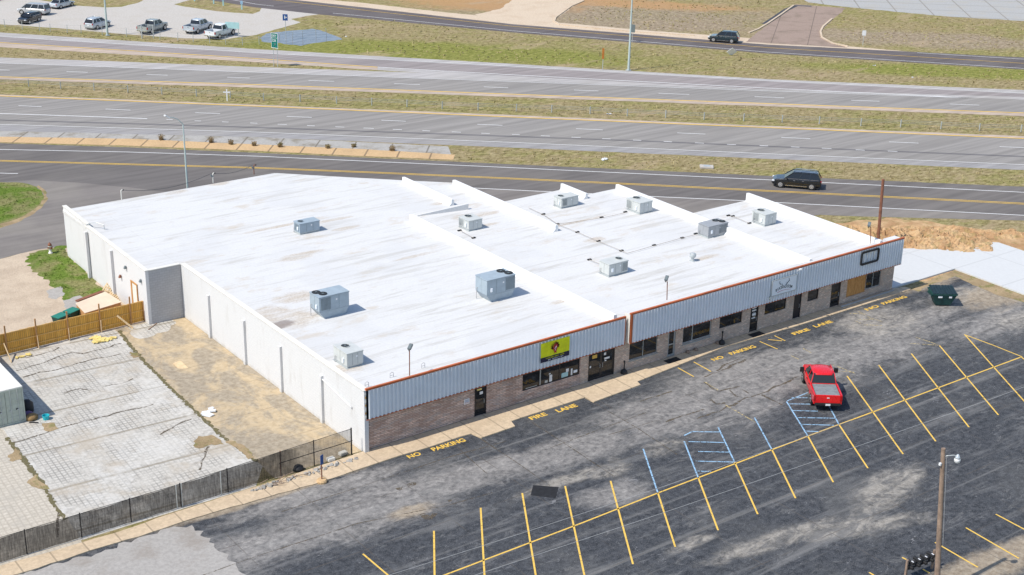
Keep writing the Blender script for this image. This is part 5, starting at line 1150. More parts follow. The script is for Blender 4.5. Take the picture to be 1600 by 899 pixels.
# ================================================================== vehicles
def loft(mb, rings):
    n = len(rings[0]); k = len(mb.v); mb.v += [tuple(p) for r_ in rings for p in r_]
    for j in range(len(rings)-1):
        for i in range(n): mb.f.append((k+j*n+i, k+j*n+(i+1)%n, k+(j+1)*n+(i+1)%n, k+(j+1)*n+i))
    mb.f.append(tuple(k+i for i in range(n-1,-1,-1))); mb.f.append(tuple(k+(len(rings)-1)*n+i for i in range(n)))
def ring(x, w_, z0, z1, sh=.12):
    h = z1-z0
    pts = [(w_*.86,z0),(w_*.98,z0+h*.22),(w_,z0+h*.55),(w_*.975,z1-h*.14),(w_*(1-sh),z1)]
    return [(x,p,z) for p,z in pts]+[(x,-p,z) for p,z in reversed(pts)]
def wheels(r, xs, track, rad, wd=.22, rimm='rim'):
    for x in xs:
        for s in (-1,1):
            y = s*track
            a = MB(); a.cyl((x,y-s*.02,rad*1.02),(x,y+s*.035,rad*1.02),rad*1.16,n=20); a.build('wheel_arch', M['black'], r)
            t = MB(); t.cyl((x,y-s*wd*.7,rad),(x,y+s*.06,rad),rad,n=24); wo = t.build('wheel', M['rubber'], r, bevel=.02)
            q = MB(); q.cyl((x,y+s*.05,rad),(x,y+s*.068,rad),rad*.64,n=20); ro = q.build('rim', M[rimm], wo)
            q = MB()
            for k in range(5): a_ = k*2*math.pi/5+math.pi/5; q.bar((x+rad*.2*math.cos(a_),y+s*.07,rad+rad*.2*math.sin(a_)),(x+rad*.55*math.cos(a_),y+s*.07,rad+rad*.55*math.sin(a_)),.012,rad*.16,(0,1,0))
            q.build('rim_gap', M['black'], wo)
def cabin(r, base, top, zb, zt, wb, wt, paint, pillars, rails=False):
    """base/top = (x_rear, x_front) ; glass house with painted roof and pillars"""
    g = MB(); xb0, xb1 = base; xt0, xt1 = top
    g.add([(xb0,-wb,zb),(xb1,-wb,zb),(xb1,wb,zb),(xb0,wb,zb),(xt0,-wt,zt-.05),(xt1,-wt,zt-.05),(xt1,wt,zt-.05),(xt0,wt,zt-.05)], [(0,3,2,1),(4,5,6,7),(0,1,5,4),(1,2,6,5),(2,3,7,6),(3,0,4,7)])
    go = g.build('windows', M['carglass'], r)
    f = MB(); rings = []
    for u, e in ((0,.7),(.06,.97),(.5,1),(.9,.98),(1,.75)):
        x = xt0-.06+(xt1-xt0+.16)*u; zz = zt-.07*(abs(u-.5)*2)**2.5
        rings.append([(x,wt*1.03*e,zz-.07),(x,wt*.96*e,zz-.01),(x,wt*.6*e,zz+.025),(x,0,zz+.035),(x,-wt*.6*e,zz+.025),(x,-wt*.96*e,zz-.01),(x,-wt*1.03*e,zz-.07)])
    loft(f, rings); f.build('roof_panel', paint, r, smooth=True)
    p = MB()
    for s in (-1,1):
        for ub in pillars:
            if ub == 'A': a, b = (xb1,s*wb,zb), (xt1,s*wt,zt-.04)
            elif ub == 'D': a, b = (xb0,s*wb,zb), (xt0,s*wt,zt-.04)
            else: a, b = (xb0+(xb1-xb0)*ub,s*(wb+.004),zb), (xt0+(xt1-xt0)*ub,s*(wt+.004),zt-.04)
            p.bar(a, b, .09, .05, (0,1,0))
        p.bar((xt0,s*wt,zt-.05),(xt1,s*wt,zt-.05),.05,.07)
    p.build('pillars', paint, r)
    if rails:
        for s in (-1,1): q = MB(); q.tube([(xt0+.15,s*wt*.82,zt+.02),(xt0+.25,s*wt*.82,zt+.09),(xt1-.35,s*wt*.82,zt+.09),(xt1-.2,s*wt*.82,zt+.02)],.022); q.build('roof_rail', M['chrome'], r)
def lights(r, L, W_, zf, zr, hf=.16, hr=.22, paint=None):
    for s in (-1,1):
        q = MB(); q.box(L/2-.30,L/2-.02,s*W_*.46-.20 if s>0 else -W_*.46-.04,s*W_*.46+.04 if s>0 else -W_*.46+.20,zf-hf/2,zf+hf/2); q.build('headlight', M['lamp_white'], r, bevel=.03)
        q = MB(); q.box(-L/2-.012,-L/2+.22,s*W_*.46-.16 if s>0 else -W_*.46-.035,s*W_*.46+.035 if s>0 else -W_*.46+.16,zr-hr/2,zr+hr/2); q.build('taillight', M['lamp_red'], r, bevel=.02)
    q = MB(); q.box(-L/2-.035,-L/2-.012,-.16,.16,zr-.28,zr-.14); q.build('licence_plate', M['signwhite'], r)
def mirrors(r, x, w_, z, m, big=1.):
    for s in (-1,1):
        q = MB(); q.bar((x,s*(w_-.02),z),(x+.02,s*(w_+.12*big),z+.03),.05,.04); q.box(x-.07,x+.07,s*(w_+.08*big) if s>0 else -(w_+.25*big),s*(w_+.25*big) if s>0 else -(w_+.08*big),z-.05*big,z+.16*big); q.build('side_mirror', m, r, bevel=.015)
def side_trim(r, xs, w_, z0, z1, handles, m=None):
    q = MB()
    for x in xs:
        for s in (-1,1): q.box(x-.006,x+.006,s*w_-.012,s*w_+.008,z0,z1)
    q.build('door_gap', M['black'], r)
    for x in handles:
        for s in (-1,1): q = MB(); q.box(x-.10,x+.10,s*w_-.01,s*w_+.028,z1-.12,z1-.075); q.build('door_handle', m or M['chrome'], r)
def suv(name, loc, rz, paint, label, group=None, L=4.95, W_=1.92, H=1.72, cat='suv', rails=True, kind='suv', chrome=True):
    r = empty(name, loc, rz, label, cat, group); w_ = W_/2; h = L/2; b = MB()
    hood = .98 if kind != 'sedan' else .88; belt = 1.05 if kind != 'sedan' else .92
    rz_ = hood+.12 if kind == 'sedan' else belt
    loft(b, [ring(-h+.0,w_*.86,.42,belt-.12), ring(-h+.12,w_*.95,.30,belt), ring(-h+.9,w_,.24,belt), ring(-.3,w_,.22,belt-.01), ring(h-1.7,w_,.22,belt-.01), ring(h-1.15,w_*.99,.24,hood), ring(h-.45,w_*.95,.26,hood-.08), ring(h-.12,w_*.84,.30,hood-.22), ring(h,w_*.68,.40,hood-.36)])
    b.build('body', paint, r, smooth=False, bevel=.012)
    q = MB(); q.box(-h+.25,h-.35,-w_*.9,w_*.9,.16,.24); q.build('underbody', M['black'], r)
    if kind == 'suv': cabin(r, (-h+.10,h-1.28), (-h+.45,h-2.15), belt-.02, H, w_*.90, w_*.70, paint, ('A',.30,.62,'D'), rails)
    elif kind == 'van': cabin(r, (-h+.08,h-.85), (-h+.28,h-1.75), belt-.02, H, w_*.92, w_*.76, paint, ('A',.28,.62,'D'), rails)
    elif kind == 'hatch': cabin(r, (-h+.15,h-1.05), (-h+.6,h-1.85), belt-.02, H, w_*.9, w_*.7, paint, ('A',.5,'D'), False)
    else: cabin(r, (-h+.65,h-1.15), (-h+1.25,h-1.95), belt-.02, H, w_*.9, w_*.68, paint, ('A',.5,'D'), False)
    wheels(r, (-h+.98,h-.92), w_-.05, .36 if kind in ('suv','van') else .32)
    lights(r, L, W_*.93, hood-.28, belt-.14); mirrors(r, h-1.55, w_*.93, belt+.02, paint)
    side_trim(r, (-h+1.35,-.12+.05*h,h-1.55), w_*.985, .38, belt-.06, (-h+1.6+.3,.25))
    if chrome:
        for s in (-1,1):
            q = MB(); q.bar((-h+.3,s*(w_*.905),belt+.0),(h-1.35,s*(w_*.905),belt+.0),.02,.035); q.build('window_trim', M['chrome'], r)
            q = MB(); q.bar((-h+1.45,s*w_*.97,.31),(h-1.4,s*w_*.97,.31),.04,.05); q.build('sill_trim', M['chrome'], r)
    q = MB(); q.box(h-.09,h-.0+.005,-.38,.38,hood-.52,hood-.40); q.build('grille', M['black'], r)
    q = MB(); q.bar((h-.02,-.5,.42),(h-.02,.5,.42),.06,.12); q.build('bumper_intake', M['black'], r)
    return r
def pickup(name, loc, rz, paint, label, group=None, L=5.75, W_=2.02, H=1.92, cab=1.9, liner='bedliner', bigm=1.0, bumper='chrome', badge=False):
    r = empty(name, loc, rz, label, 'pickup truck', group); w_ = W_/2; h = L/2; belt = 1.22; xc = -h+2.0     # rear of the cab
    b = MB(); loft(b, [ring(xc-.02,w_,.42,belt), ring(h-1.75,w_,.40,belt), ring(h-1.3,w_*.985,.42,belt-.02), ring(h-.5,w_*.96,.44,belt-.09), ring(h-.13,w_*.90,.50,belt-.17), ring(h,w_*.80,.56,belt-.33)]); b.build('body', paint, r, bevel=.012)
    b = MB(); b.box(-h+.05,xc-.03,-w_*.93,w_*.93,.48,.70); b.build('chassis', M['black'], r)
    for s in (-1,1):
        q = MB(); y0, y1 = (w_*.88,w_) if s > 0 else (-w_,-w_*.88); q.box(-h+.03,xc-.025,y0,y1,.52,belt+.03); q.build('bed_side', paint, r, bevel=.025)
    q = MB(); q.box(-h,-h+.10,-w_*.875,w_*.875,.55,belt+.01); tg = q.build('tailgate', paint, r, bevel=.02)
    q = MB(); q.box(-h-.02,-h-.001,-.09,.09,1.0,1.06); q.build('badge' if badge else 'tailgate_handle', M['signwhite'] if badge else M['black'], tg)
    q = MB(); q.box(-h+.11,xc-.035,-w_*.87,w_*.87,.72,.80 if liner == 'bedliner' else .9); q.build('bed_floor', M[liner], r)
    if badge:     # tonneau laid just under the rails
        q = MB(); n = 9
        for k in range(n): x0_ = -h+.14+(1.8)*k/n; q.box(x0_+.006,x0_+1.8/n-.006,-w_*.84,w_*.84,belt-.06,belt-.02+.004*(k%2))
        q.build('bed_cover', M['bedliner'], r)
    cabin(r, (xc+.02,h-1.28), (xc+.22,h-2.02), belt-.02, H, w_*.90, w_*.74, paint, ('A',.46,'D'))
    wheels(r, (-h+1.15,h-1.0), w_-.05, .41, .26)
    q = MB(); q.box(-h-.14,-h-.002,-w_*.92,w_*.92,.48,.66); q.build('rear_bumper', M[bumper], r, bevel=.03)
    q = MB(); q.box(h-.12,h+.06,-w_*.9,w_*.9,.48,.66); q.build('front_bumper', M['chrome' if bumper=='chrome' else bumper], r, bevel=.03)
    q = MB(); q.box(h-.10,h+.004,-w_*.62,w_*.62,.70,belt-.36); q.build('grille', M['black'], r)
    for s in (-1,1):
        q = MB(); q.box(h-.22,h-.03,s*w_*.86-(.14 if s>0 else .02),s*w_*.86+(.02 if s>0 else .14),.76,.98); q.build('headlight', M['lamp_white'], r, bevel=.02)
        q = MB(); q.box(-h-.008,-h+.14,s*(w_-.11)-(.03 if s>0 else .075),s*(w_-.11)+(.118 if s>0 else .03) if s>0 else -(w_-.11)+.03,.82,1.15) if s>0 else q.box(-h-.008,-h+.14,-w_-.008,-(w_-.14),.82,1.15); q.build('taillight', M['lamp_red'], r, bevel=.015)
    q = MB(); q.box(-h-.155,-h-.141,-.17,.17,.50,.64); q.build('licence_plate', M['signwhite'], r)
    mirrors(r, h-1.72, w_*.95, belt+.04, M['black'] if bigm > 1 else paint, bigm)
    side_trim(r, (xc+.12,xc+1.02,h-1.62), w_*.985, .52, belt-.08, (xc+.3,xc+1.25), M['black'])
    return r
def park(front, rear, wheelbase_mid=0., half=.86, far=True):
    """centre and heading from the two near side wheel contacts"""
    a, b = at(*front), at(*rear); d = (a-b).normalized(); n = Vector((-d.y, d.x, 0))
    if n.dot(CP-a) > 0: n = -n
    c = (a+b)/2+n*half; return (c.x, c.y, 0), math.atan2(d.y, d.x)
rear_, front_ = at(1293.3,631.5,.6), at(1272,567.5,1.0)
d_ = (front_-rear_).normalized(); rr = math.atan2(d_.y, d_.x); cc_ = rear_+Vector((math.cos(rr), math.sin(rr), 0))*2.92
pickup('pickup_truck', (cc_.x, cc_.y, .008), rr, M['red'], 'bright red pickup truck with grey bed cover parked across the blue bay', L=5.75, W_=1.98, bigm=1.7, bumper='black', badge=True)
l_, a_ = park((1219,293.5),(1268,297.5)); suv('suv', (*l_[:2], .025), a_, M['blackpaint'], 'shiny black suv with roof rails on the frontage road', L=5.1, H=1.70, cat='suv')
l_, a_ = park((1115,66),(1143,68.3)); suv('suv', (*l_[:2], .03), a_, M['tealpaint'], 'dark teal suv driving on the far road', L=4.7, H=1.68, rails=False)
G1 = 'vehicles in the far parking lot'; zc = .01
l_, a_ = park((37.4,22.7),(60.4,24.4)); suv('minivan', (*l_[:2], zc), a_, M['silver'], 'silver minivan with dark red rear glass in the far lot', G1, 5.1, 1.95, 1.76, 'minivan', False, 'van')
l_, a_ = park((111,10.2),(96.5,13.8)); suv('sedan', (*l_[:2], zc), a_, M['silverblue'], 'pale sedan parked next to the grass at the top left', G1, 4.7, 1.82, 1.46, 'sedan', False, 'sedan')
l_, a_ = park((45.5,38.2),(62.2,33.3)); suv('hatchback', (*l_[:2], zc), a_, M['blackpaint'], 'small black hatchback in front of the silver minivan', G1, 4.3, 1.78, 1.52, 'hatchback', False, 'hatch')
l_, a_ = park((170.6,41.4),(150.3,47.1)); suv('suv', (*l_[:2], zc), a_, M['silverblue'], 'silver suv beside the tall lamp pole of the far lot', G1, 4.6, 1.86, 1.68)
l_, a_ = park((257.5,47),(235.9,53.6)); pickup('pickup_truck', (*l_[:2], zc), a_, M['greytruck'], 'grey pickup truck behind the two sign posts', G1, 5.6, 1.95, 1.85)
l_, a_ = park((329,46.0),(306.5,53.5)); pickup('pickup_truck', (*l_[:2], zc), a_, M['silverblue'], 'silver pickup truck left of the white one in the far lot', G1, 5.7, 1.98, 1.88, liner='black')
l_, a_ = park((363,54.8),(342.5,61)); pickup('pickup_truck', (*l_[:2], zc), a_, M['whitepaint'], 'white pickup truck nearest the pale teal sign board', G1, 5.7, 1.98, 1.9)
p = at(0,1); suv('sedan', (p.x-1.2, p.y+.6, zc), R(40), M['blackpaint'], 'black car cut off at the very top left corner', G1, 4.6, 1.8, 1.5, 'sedan', False, 'sedan')

# ================================================================== poles, signs, barriers
def lean_pole(name, base, top, H, r0, r1, m, label, cat, extra=None):
    g = at(*base); t = at(*top, H); r = empty(name, g, 0, label, cat); d = t-g
    mb = MB(); mb.tube([(0,0,0)], r0) if 0 else None
    n = 6
    for i in range(n): mb.cyl(d*(i/n), d*((i+1)/n), r0+(r1-r0)*i/n, r0+(r1-r0)*(i+1)/n, 12)
    mb.build('pole', m, r); return r, d
# rusty pole behind the right end
r, d = lean_pole('steel_pole', (1371,386), (1380,281), 6.6, .15, .13, M['rust'], 'rusty brown steel pole standing behind the right end of the building', 'pole')
mb = MB(); mb.lathe([(.14,0),(.15,.03),(.05,.08)], (d.x,d.y,d.z), 12); mb.build('cap', M['rust'], r)
# front utility pole with lamp
H_ = 9.0; r, d = lean_pole('utility_pole', (1463,931), (1474,701), H_, .17, .115, M['pole'], 'tall weathered wooden utility pole with a globe lamp at the lower right', 'utility pole')
rt = rgt2; a0 = d*.945
mb = MB(); mb.tube([a0, a0+Vector((.18,-.18,.10)), a0+Vector((.42,-.36,.13)), a0+Vector((.56,-.46,.08))], .028); arm = mb.build('lamp_arm', M['galv'], r)
lc = a0+Vector((.60,-.49,-.02))
mb = MB(); mb.lathe([(.05,.2),(.09,.12),(.13,.05),(.16,-.02)], lc, 14); mb.build('lamp_head', M['silverblue'], r, smooth=True)
mb = MB(); mb.lathe([(.155,-.02),(.17,-.12),(.15,-.24),(.08,-.30)], lc, 14); mb.build('lamp_globe', M['signwhite'], r, smooth=True)
mb = MB(); e_ = d*.905; mb.box(e_.x-.26,e_.x-.14,e_.y-.06,e_.y+.06,e_.z-.08,e_.z+.06); mb.tube([e_+Vector((-.2,0,0)),e_+Vector((0,0,-.02))],.03); mb.build('insulator', M['signwhite'], r)
mb = MB(); mb.tube([a0+Vector((.1,-.16,0)), d*.6+Vector((.1,-.18,0)), d*.35+Vector((.12,-.18,0))], .012); mb.build('conduit', M['cable'], r)
# mailbox rack
g0, g1 = at(1414,905), at(1456,889); r = empty('mailbox_rack', g0, 0, 'dark mailbox rack on wooden posts beside the utility pole', 'mailbox rack'); v_ = g1-g0
for k, t_ in enumerate((0,1)):
    p = v_*t_; mb = MB(); mb.box(p.x-.06,p.x+.06,p.y-.06,p.y+.06,0,1.25); mb.build('post', M['pole'], r)
mb = MB(); mb.bar(Vector((0,0,.92)), v_+Vector((0,0,.92)), .12, .06); mb.bar(Vector((0,0,.62)), v_+Vector((0,0,.62)), .10, .06); mb.build('shelf', M['black'], r)
for row, z_ in ((0,.955),(1,.655)):
    for k in range(4):
        p = v_*((k+.5)/4); u = v_.normalized(); nrm = Vector((u.y,-u.x,0)); mb = MB()
        prf = [(-.085,0),(.085,0),(.085,.11),(.05,.17),(-.05,.17),(-.085,.11)]
        vs = [p+u*a+nrm*(-.25)+Vector((0,0,z_+b)) for a, b in prf]+[p+u*a+nrm*.25+Vector((0,0,z_+b)) for a, b in prf]
        mb.add(vs, [tuple(range(6)), tuple(range(11,5,-1))]+[(i,6+i,6+(i+1)%6,(i+1)%6) for i in range(6)]); bx = mb.build('mailbox', M['black'], r)
        if row == 0: mb = MB(); mb.bar(p+nrm*.05+Vector((0,0,z_+.173)), p+nrm*.22+Vector((0,0,z_+.173)), .07, .006); mb.build('label_plate', M['signwhite'], bx)
# overhead wires
def wire(a, b, za, zb, sag, label, rad=.011):
    p, q = at(*a, za), at(*b, zb); pts = [p.lerp(q, i/24)-Vector((0,0,sag*4*(i/24)*(1-i/24))) for i in range(25)]; mb = MB(); mb.tube([x-p for x in pts], rad, 5)
    o = mb.build('overhead_wire', M['cable']); o.location = p; tag(o, label, 'wire', 'overhead wires above the lot')
wire((480,938),(1330,657),8.2,8.2,.25,'thin pale overhead wire passing above the black patch and red truck')
wire((560,958),(1760,546),8.6,8.6,.3,'thin pale overhead wire running across the whole lot')
# street lamps
g = at(296,338); H_ = 9.2; t = at(284.5,200,H_); r = empty('street_lamp', g, 0, 'pale curved street lamp rising behind the left roof edge', 'street lamp'); d = t-g; d = Vector((d.x*.3, d.y*.3, H_))
mb = MB(); n = 5
for i in range(n): mb.cyl(d*(i/n), d*((i+1)/n), .11-.01*i, .10-.01*i, 12)
mb.build('pole', M['greenish'], r); ta = at(263,184,H_+1.1)-g
mb = MB(); mb.tube([d, d+(ta-d)*.35+Vector((0,0,.25)), d+(ta-d)*.7+Vector((0,0,.2)), ta], .045); mb.build('arm', M['greenish'], r)
hd = (ta-d).normalized(); mb = MB(); mb.bar(ta-hd*.15, ta+hd*.6+Vector((0,0,.05)), .26, .14); mb.build('lamp_head', M['signwhite'], r, bevel=.05)
def tall_pole(px, py, H, r0, label, tip):
    g = at(px, py); r = empty('light_pole', g, 0, label, 'light pole'); mb = MB()
    for i in range(6): mb.cyl((0,0,H*i/6),(0,0,H*(i+1)/6), r0*(1-.09*i), r0*(1-.09*(i+1)), 12)
    mb.build('pole', M['greenish'], r); mb = MB(); mb.box(-.3,.3,-.3,.3,0,.12); mb.build('base', M['galv'], r, bevel=.02)
    mb = MB(); mb.tube([(0,0,H),(tip*.5,0,H+.3),(tip,0,H+.35)], .05); mb.build('arm', M['greenish'], r); mb = MB(); mb.box(tip-.1,tip+.6,-.15,.15,H+.27,H+.42); mb.build('lamp_head', M['signwhite'], r, bevel=.03)
tall_pole(982,110.5,13.5,.17,'tall pale green light pole at the edge of the exit ramp',1.5)
tall_pole(168,56,9.5,.18,'tall grey light pole in front of the silver suv',1.2)
CAMYAW = YAW
def signpost(name, base, H, sw, sh, m, label, legs=1, rot=None, shape='rect', back='signback', post='galv'):
    g = at(*base); r = empty(name, g, rot if rot is not None else R(-37), label, 'road sign'); z0 = H-sh
    for k in range(legs):
        x = 0 if legs == 1 else (-sw*.3+k*sw*.6); mb = MB(); mb.cyl((x,0,0),(x,0,H-.1),.045,n=8); mb.build('post', M[post], r)
    mb = MB()
    if shape == 'rect': mb.box(-sw/2,sw/2,-.075,-.05,z0,H)
    else: mb.bar((0,-.062,z0+sh/2-.01),(0,-.062,z0+sh/2+.01),.02,.02)
    p = mb.build('sign_panel', M[m], r, bevel=.006); return r
face_rot = -YAW
# green exit sign on two legs
r = signpost('exit_sign', (431,104.5), 4.7, 1.15, 2.1, 'signgreen', 'tall green exit sign on two legs in the grass gore', 2, rot=face_rot-R(30))
mb = MB()
for a in ((-.575,.575,2.6,2.66),(-.575,.575,4.64,4.7),(-.575,-.53,2.66,4.64),(.53,.575,2.66,4.64),(-.53,.53,4.0,4.03)): mb.box(a[0],a[1],-.082,-.077,a[2],a[3])
mb.build('border', M['signwhite'], r)
FM = lambda x, z: Matrix.Translation((x,-.08,z)) @ Matrix.Rotation(R(90),4,'X')
text_obj('sign_text', 'EXIT', .45, M['signwhite'], FM(-.45,4.15), r, .003, .85); text_obj('sign_text', '226', .52, M['signwhite'], FM(-.42,3.5), r, .003, .9)
mb = MB(); mb.bar((-.15,-.083,2.85),(.15,-.083,3.25),.006,.10,(0,1,0)); mb.bar((.18,-.083,3.3),(-.10,-.083,3.24),.006,.08,(0,1,0)); mb.bar((.18,-.083,3.3),(.17,-.083,3.02),.006,.08,(0,1,0)); mb.build('arrow', M['signwhite'], r)
r = signpost('blue_sign', (447,63), 3.9, .75, .95, 'signblue', 'small blue road sign on a thin post beside the puddle', rot=face_rot)
mb = MB(); mb.box(-.12,.0,-.082,-.077,3.2,3.7); mb.box(.05,.22,-.082,-.077,3.35,3.5); mb.build('symbol', M['signwhite'], r)
signpost('narrow_marker', (941.5,110), 3.1, .32, 1.5, 'signbrown', 'narrow orange brown marker on a post in the grass left of the tall pole', rot=face_rot-R(20))
signpost('road_sign', (988,66), 2.7, .75, 1.2, 'signback', 'grey back of a road sign on the far road behind the tall pole', rot=face_rot-R(25))
signpost('road_sign', (1348,71), 2.3, .6, .8, 'signwhite', 'small pale sign on the grass right of the reddish drive', rot=face_rot)
g = at(1143,87); mb = MB(); Mx = Euler((R(-62),0,R(-30))).to_matrix().to_4x4() @ Matrix.Rotation(R(45),4,'Z'); mb.box(-.55,.55,-.55,.55,-.02,.02,Mx); o = mb.build('diamond_board', M['signwhite']); o.location = g+Vector((0,0,.55)); tag(o, 'white diamond shaped board leaning in the grass below the teal suv', 'board')
r = empty('roadside_cross', at(355,158), face_rot, 'small white wooden cross in the grass median', 'cross')
mb = MB(); mb.box(-.07,.07,-.04,.04,0,1.5); mb.build('upright', M['signwhite'], r); mb = MB(); mb.box(-.45,.45,-.055,-.041,1.05,1.2); mb.build('crossbar', M['signwhite'], r)
r = empty('accessible_sign', at(503,752,.08), R(20), 'small dark blue parking sign on a brown post at the kerb', 'parking sign')
mb = MB(); mb.cyl((0,0,0),(0,0,1.75),.04,n=8); mb.build('post', M['rust'], r); mb = MB(); mb.box(-.13,.13,-.06,-.04,1.2,1.85); mb.build('sign_panel', M['signblue'], r); mb = MB(); mb.lathe([(.32,-.08),(.34,.05),(.28,.14),(.1,.16)], n=12); mb.build('concrete_foot', M['orangekerb'], r)
# teal panel board, gate posts, blue markers in the far lot
r = empty('sign_board', at(364,57.5), face_rot-R(10), 'pale teal board on two posts beside the white pickup', 'board')
for x in (-.9,.9): mb = MB(); mb.box(x-.05,x+.05,-.05,.05,0,2.0); mb.build('post', M['galv'], r)
mb = MB(); mb.box(-1.1,1.1,-.09,-.051,1.25,2.2); mb.build('panel', M['tealpanel'], r)
for k, px in enumerate((222,240)):
    r = empty('gate_post', at(px,60.5-(k*.5)), face_rot, ['grey gate post in front of the grey pickup rear wheel','thinner grey gate post right of the grey pickup rear wheel'][k], 'post', 'gate posts'); mb = MB(); mb.cyl((0,0,0),(0,0,1.9),.09-.02*k,n=10); mb.build('tube', M['galv'], r); mb = MB(); mb.lathe([(.1,0),(.1,.06),(.03,.1)], (0,0,1.9), 10); mb.build('cap', M['galv'], r)
for k, (px, py) in enumerate(((304,2),(334,6),(349,9),(378,15))):
    r = empty('blue_marker', at(px,py), face_rot, ['pale blue marker post farthest left behind the far lot','second pale blue marker post behind the far lot','third pale blue marker post behind the far lot','pale blue marker post nearest the grass tip'][k], 'marker post', 'pale blue marker posts'); mb = MB(); mb.box(-.1,.1,-.1,.1,0,1.3); mb.build('stake', M['tealpanel'], r); mb = MB(); mb.box(-.2,.2,-.13,-.101,.9,1.45); mb.build('plate', M['bpaint'], r)
# cable barrier in the median
pp = [(-56,135),(-5,137.5),(45,139.5),(95,143),(147,145.5),(200,149),(253,152),(307,155),(360,158),(412,161.5),(469,163.5),(526,166.5),(581,169),(636,171.5),(691,174.5),(747,176.5),(807,178.5),(862,180),(922,182.5),(980,186),(1040,188.5),(1100,191.5),(1162,193.5),(1222,196),(1280,198),(1345,201),(1407,203),(1470,206),(1530,209),(1595,211),(1660,214)]
pp = [(x, y-4.0) for x, y in pp]
g0 = at(*pp[0]); r = empty('cable_barrier', g0, 0, 'thin steel cable barrier running along the grass median', 'barrier'); q = [at(*p)-g0 for p in pp]
for v_ in q: mb = MB(); mb.box(v_.x-.05,v_.x+.05,v_.y-.05,v_.y+.05,0,.95); mb.build('post', M['galv'], r)
for z_ in (.5,.68,.86): mb = MB(); mb.tube([v_+Vector((0,0,z_)) for v_ in q], .018, 5); mb.build('cable', M['darkgalv'], r)
# wire fence along the far lot
pp = [(-40,37),(8,43),(35,46.5),(62,49),(79,50),(105,52),(127,52.5),(160,55),(198,57.5),(222,60),(250,62),(278,64),(302,66),(328,68),(353,70),(379,71),(405,70),(437,66),(457,63),(473,61),(494,59),(510,57)]
g0 = at(*pp[0]); r = empty('wire_fence', g0, 0, 'sagging wire fence between the far lot and the ramp', 'fence'); q = [at(*p)-g0 for p in pp]
for v_ in q: mb = MB(); mb.cyl(v_, v_+Vector((random.uniform(-.08,.08),0,1.25)), .045, n=6); mb.build('post', M['galv'], r)
for z_ in (.4,.8,1.18): mb = MB(); mb.tube([v_+Vector((0,0,z_)) for v_ in q], .014, 4); mb.build('wire', M['cable'], r)
# drain box, litter
r = empty('drain_box', at(1104,262), R(-42), 'low pale concrete drain box in the grass verge', 'drain'); mb = MB(); mb.box(-.75,.75,-.55,.55,0,.18); mb.build('slab', M['farlot'], r, bevel=.03); mb = MB(); mb.box(-.35,.35,-.3,.3,.181,.21); mb.build('cover', M['galv'], r)
scraps('litter', [(944,250)], M['signwhite'], 'crumpled white litter in the verge above the white building', 'litter', .7, 5, 11)
scraps('litter', [(953,179)], M['signwhite'], 'small white litter in the median right of centre', 'litter', .4, 3, 12)
scraps('litter', [(543,58)], M['signwhite'], 'tiny white litter by the puddle', 'litter', .3, 2, 13)
scraps('litter', [(1427,122)], M['signwhite'], 'tiny white litter in the bank right of the diamond board', 'litter', .35, 2, 14)
scraps('litter', [(1368,103)], M['signwhite'], 'tiny white litter in the bank nearer the diamond board', 'litter', .3, 2, 15)
# weedy bushes in the gutter
def weed(px, py, h, label, seed):
    rd = random.Random(seed); mb = MB()
    for i in range(90):
        a_ = rd.uniform(0, 6.28); l_ = rd.uniform(.3, .75)*h; tl = rd.uniform(.1,.8); p = Vector((rd.uniform(-.2,.2),rd.uniform(-.2,.2),0)); q = p+Vector((math.cos(a_)*tl*l_, math.sin(a_)*tl*l_, l_)); s_ = Vector((-math.sin(a_),math.cos(a_),0))*.035
        mb.add([p-s_,p+s_,q], [(0,1,2)]); mb.add([q-s_*1.6, q+s_*1.6, q+Vector((0,0,.12))], [(0,1,2)])
    o = mb.build('dry_weed', M['edge_dirt'], fix=False); o.location = at(px, py); tag(o, label, 'weed', 'dry weeds in the gutter')
for k, (px, py, h) in enumerate(((252,219,1.0),(330,223,.95),(361,226,.9),(397,228,.8),(438,230,.9),(512,232,.7),(553,230,.6),(613,236,1.0))):
    weed(px, py, h*.7, 'dry brown weed %s' % ['between the lamp arm and the gutter blocks','under the lamp height right of the first weed','in the gutter strip third from the lamp','in the gutter strip above the left roof','in the gutter strip just right of the roof peak','small in the middle of the gutter strip','low one near the tilted slab','tall one near the end of the gutter blocks','left of the street lamp in the gutter','low clump right of the roof peak'][k], 20+k)

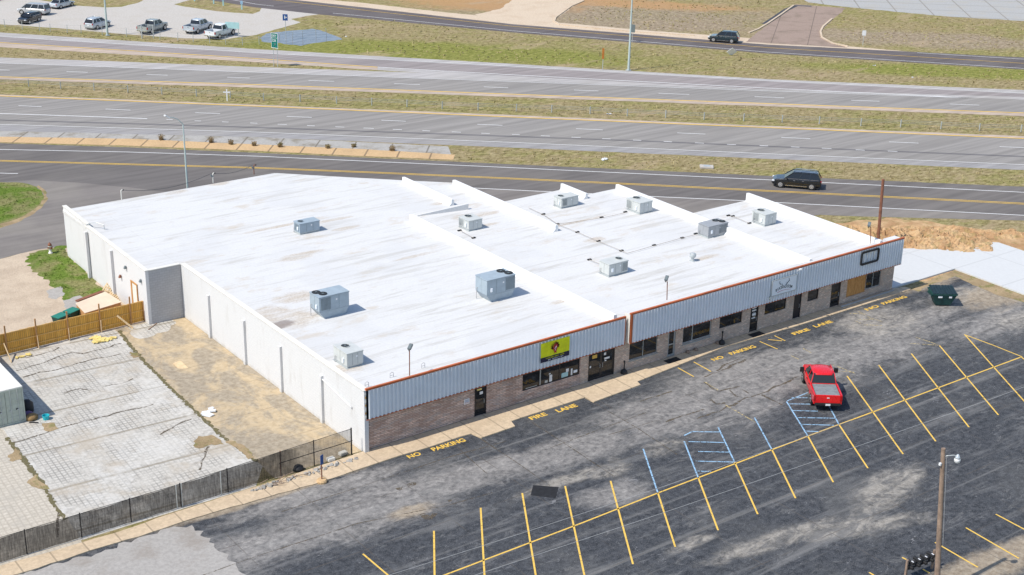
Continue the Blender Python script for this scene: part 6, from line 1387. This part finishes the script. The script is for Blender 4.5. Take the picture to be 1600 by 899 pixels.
# ------------------------------------------------------------------ grass tufts on the verges (nobody could count them)
def m_tuft():
    n = NT('dry_grass_blades', .9, .1); c = n.ramp(n.noise(2.2, 3, None, .6), [(.36,(.24,.19,.09)),(.46,(.34,.29,.14)),(.56,(.46,.38,.22)),(.66,(.28,.30,.09))])
    n.put(n.b.inputs['Subsurface Weight'], .0); return n.col(c)
M['straw_tuft'] = m_tuft()
def in_poly(x, y, P_):
    c = False; n = len(P_)
    for i in range(n):
        (x1, y1), (x2, y2) = P_[i], P_[i-1]
        if (y1 > y) != (y2 > y) and x < (x2-x1)*(y-y1)/(y2-y1)+x1: c = not c
    return c
def tufts(name, pixpolys, dens, h0, h1, wd, m, label, cap=26000, seed=1):
    rd = random.Random(seed); V = []; F_ = []
    for P_ in pixpolys:
        W_ = [tuple(at(*p)[:2]) for p in P_]; xa, xb = min(p[0] for p in W_), max(p[0] for p in W_); ya, yb = min(p[1] for p in W_), max(p[1] for p in W_)
        n = int((xb-xa)*(yb-ya)*dens)
        for _ in range(n):
            x, y = rd.uniform(xa, xb), rd.uniform(ya, yb)
            if not in_poly(x, y, W_): continue
            for k in range(3):
                a_ = rd.uniform(0, 6.283); h = rd.uniform(h0, h1); c_, s_ = math.cos(a_)*wd*rd.uniform(.5,1.3), math.sin(a_)*wd*rd.uniform(.5,1.3); i = len(V)
                ox, oy = rd.uniform(-.15,.15), rd.uniform(-.15,.15); lx, ly = rd.uniform(-.6,.6)*h, rd.uniform(-.6,.6)*h
                V += [(x+ox-c_, y+oy-s_, -.02), (x+ox+c_, y+oy+s_, -.02), (x+ox+lx+c_*.5, y+oy+ly+s_*.5, h), (x+ox+lx-c_*.5, y+oy+ly-s_*.5, h*.9)]; F_.append((i,i+1,i+2,i+3))
    me = bpy.data.meshes.new(name); me.from_pydata(V, [], F_); me.materials.append(m); o = bpy.data.objects.new(name, me); col.objects.link(o); return tag(o, label, 'grass', None, 'stuff')
MED = [(0,126),(400,139),(800,154),(1200,169),(1600,184),(1640,186),(1640,212),(1600,210),(1200,194),(800,177.5),(400,161.5),(0,145),(-40,144),(-40,125)]
VER = [(722,232),(1000,241),(1200,251),(1600,270),(1640,272),(1640,292),(1600,290),(1200,273),(800,255),(716,250)]
BNK = [(590,30),(800,54),(1200,87),(1600,112),(1640,115),(1640,138),(1600,137),(1200,121),(800,97),(500,82),(540,62),(480,35)]
TOP = [(880,30),(935,10),(1000,-4),(1220,-4),(1195,25),(1160,48),(1080,53),(960,44)]
TR = [(1325,18),(1480,30),(1600,38),(1640,40),(1640,88),(1600,85),(1440,76),(1310,62),(1300,50)]
GOR = [(0,77),(300,93),(540,107),(300,99),(0,88)]
FEN = [(0,42),(200,58),(350,67),(440,70),(400,76),(200,64),(0,50)]
tufts('grass', [MED, VER, GOR, FEN], 1.1, .05, .18, .07, M['straw_tuft'], 'rough dry grass on the medians and verges', seed=1)
tufts('grass', [BNK, TOP, TR], .55, .06, .2, .10, M['straw_tuft'], 'rough dry grass on the bank and beyond the far road', seed=2)
tufts('grass', [[(0,287),(35,289),(60,297),(64,312),(40,332),(0,346)], [(50,402),(62,395),(100,388),(108,402),(140,433),(158,450),(130,462),(90,450),(70,432)]], 7, .03, .10, .05, M['lush'], 'green weeds in the left corner and along the rear wall', seed=3)
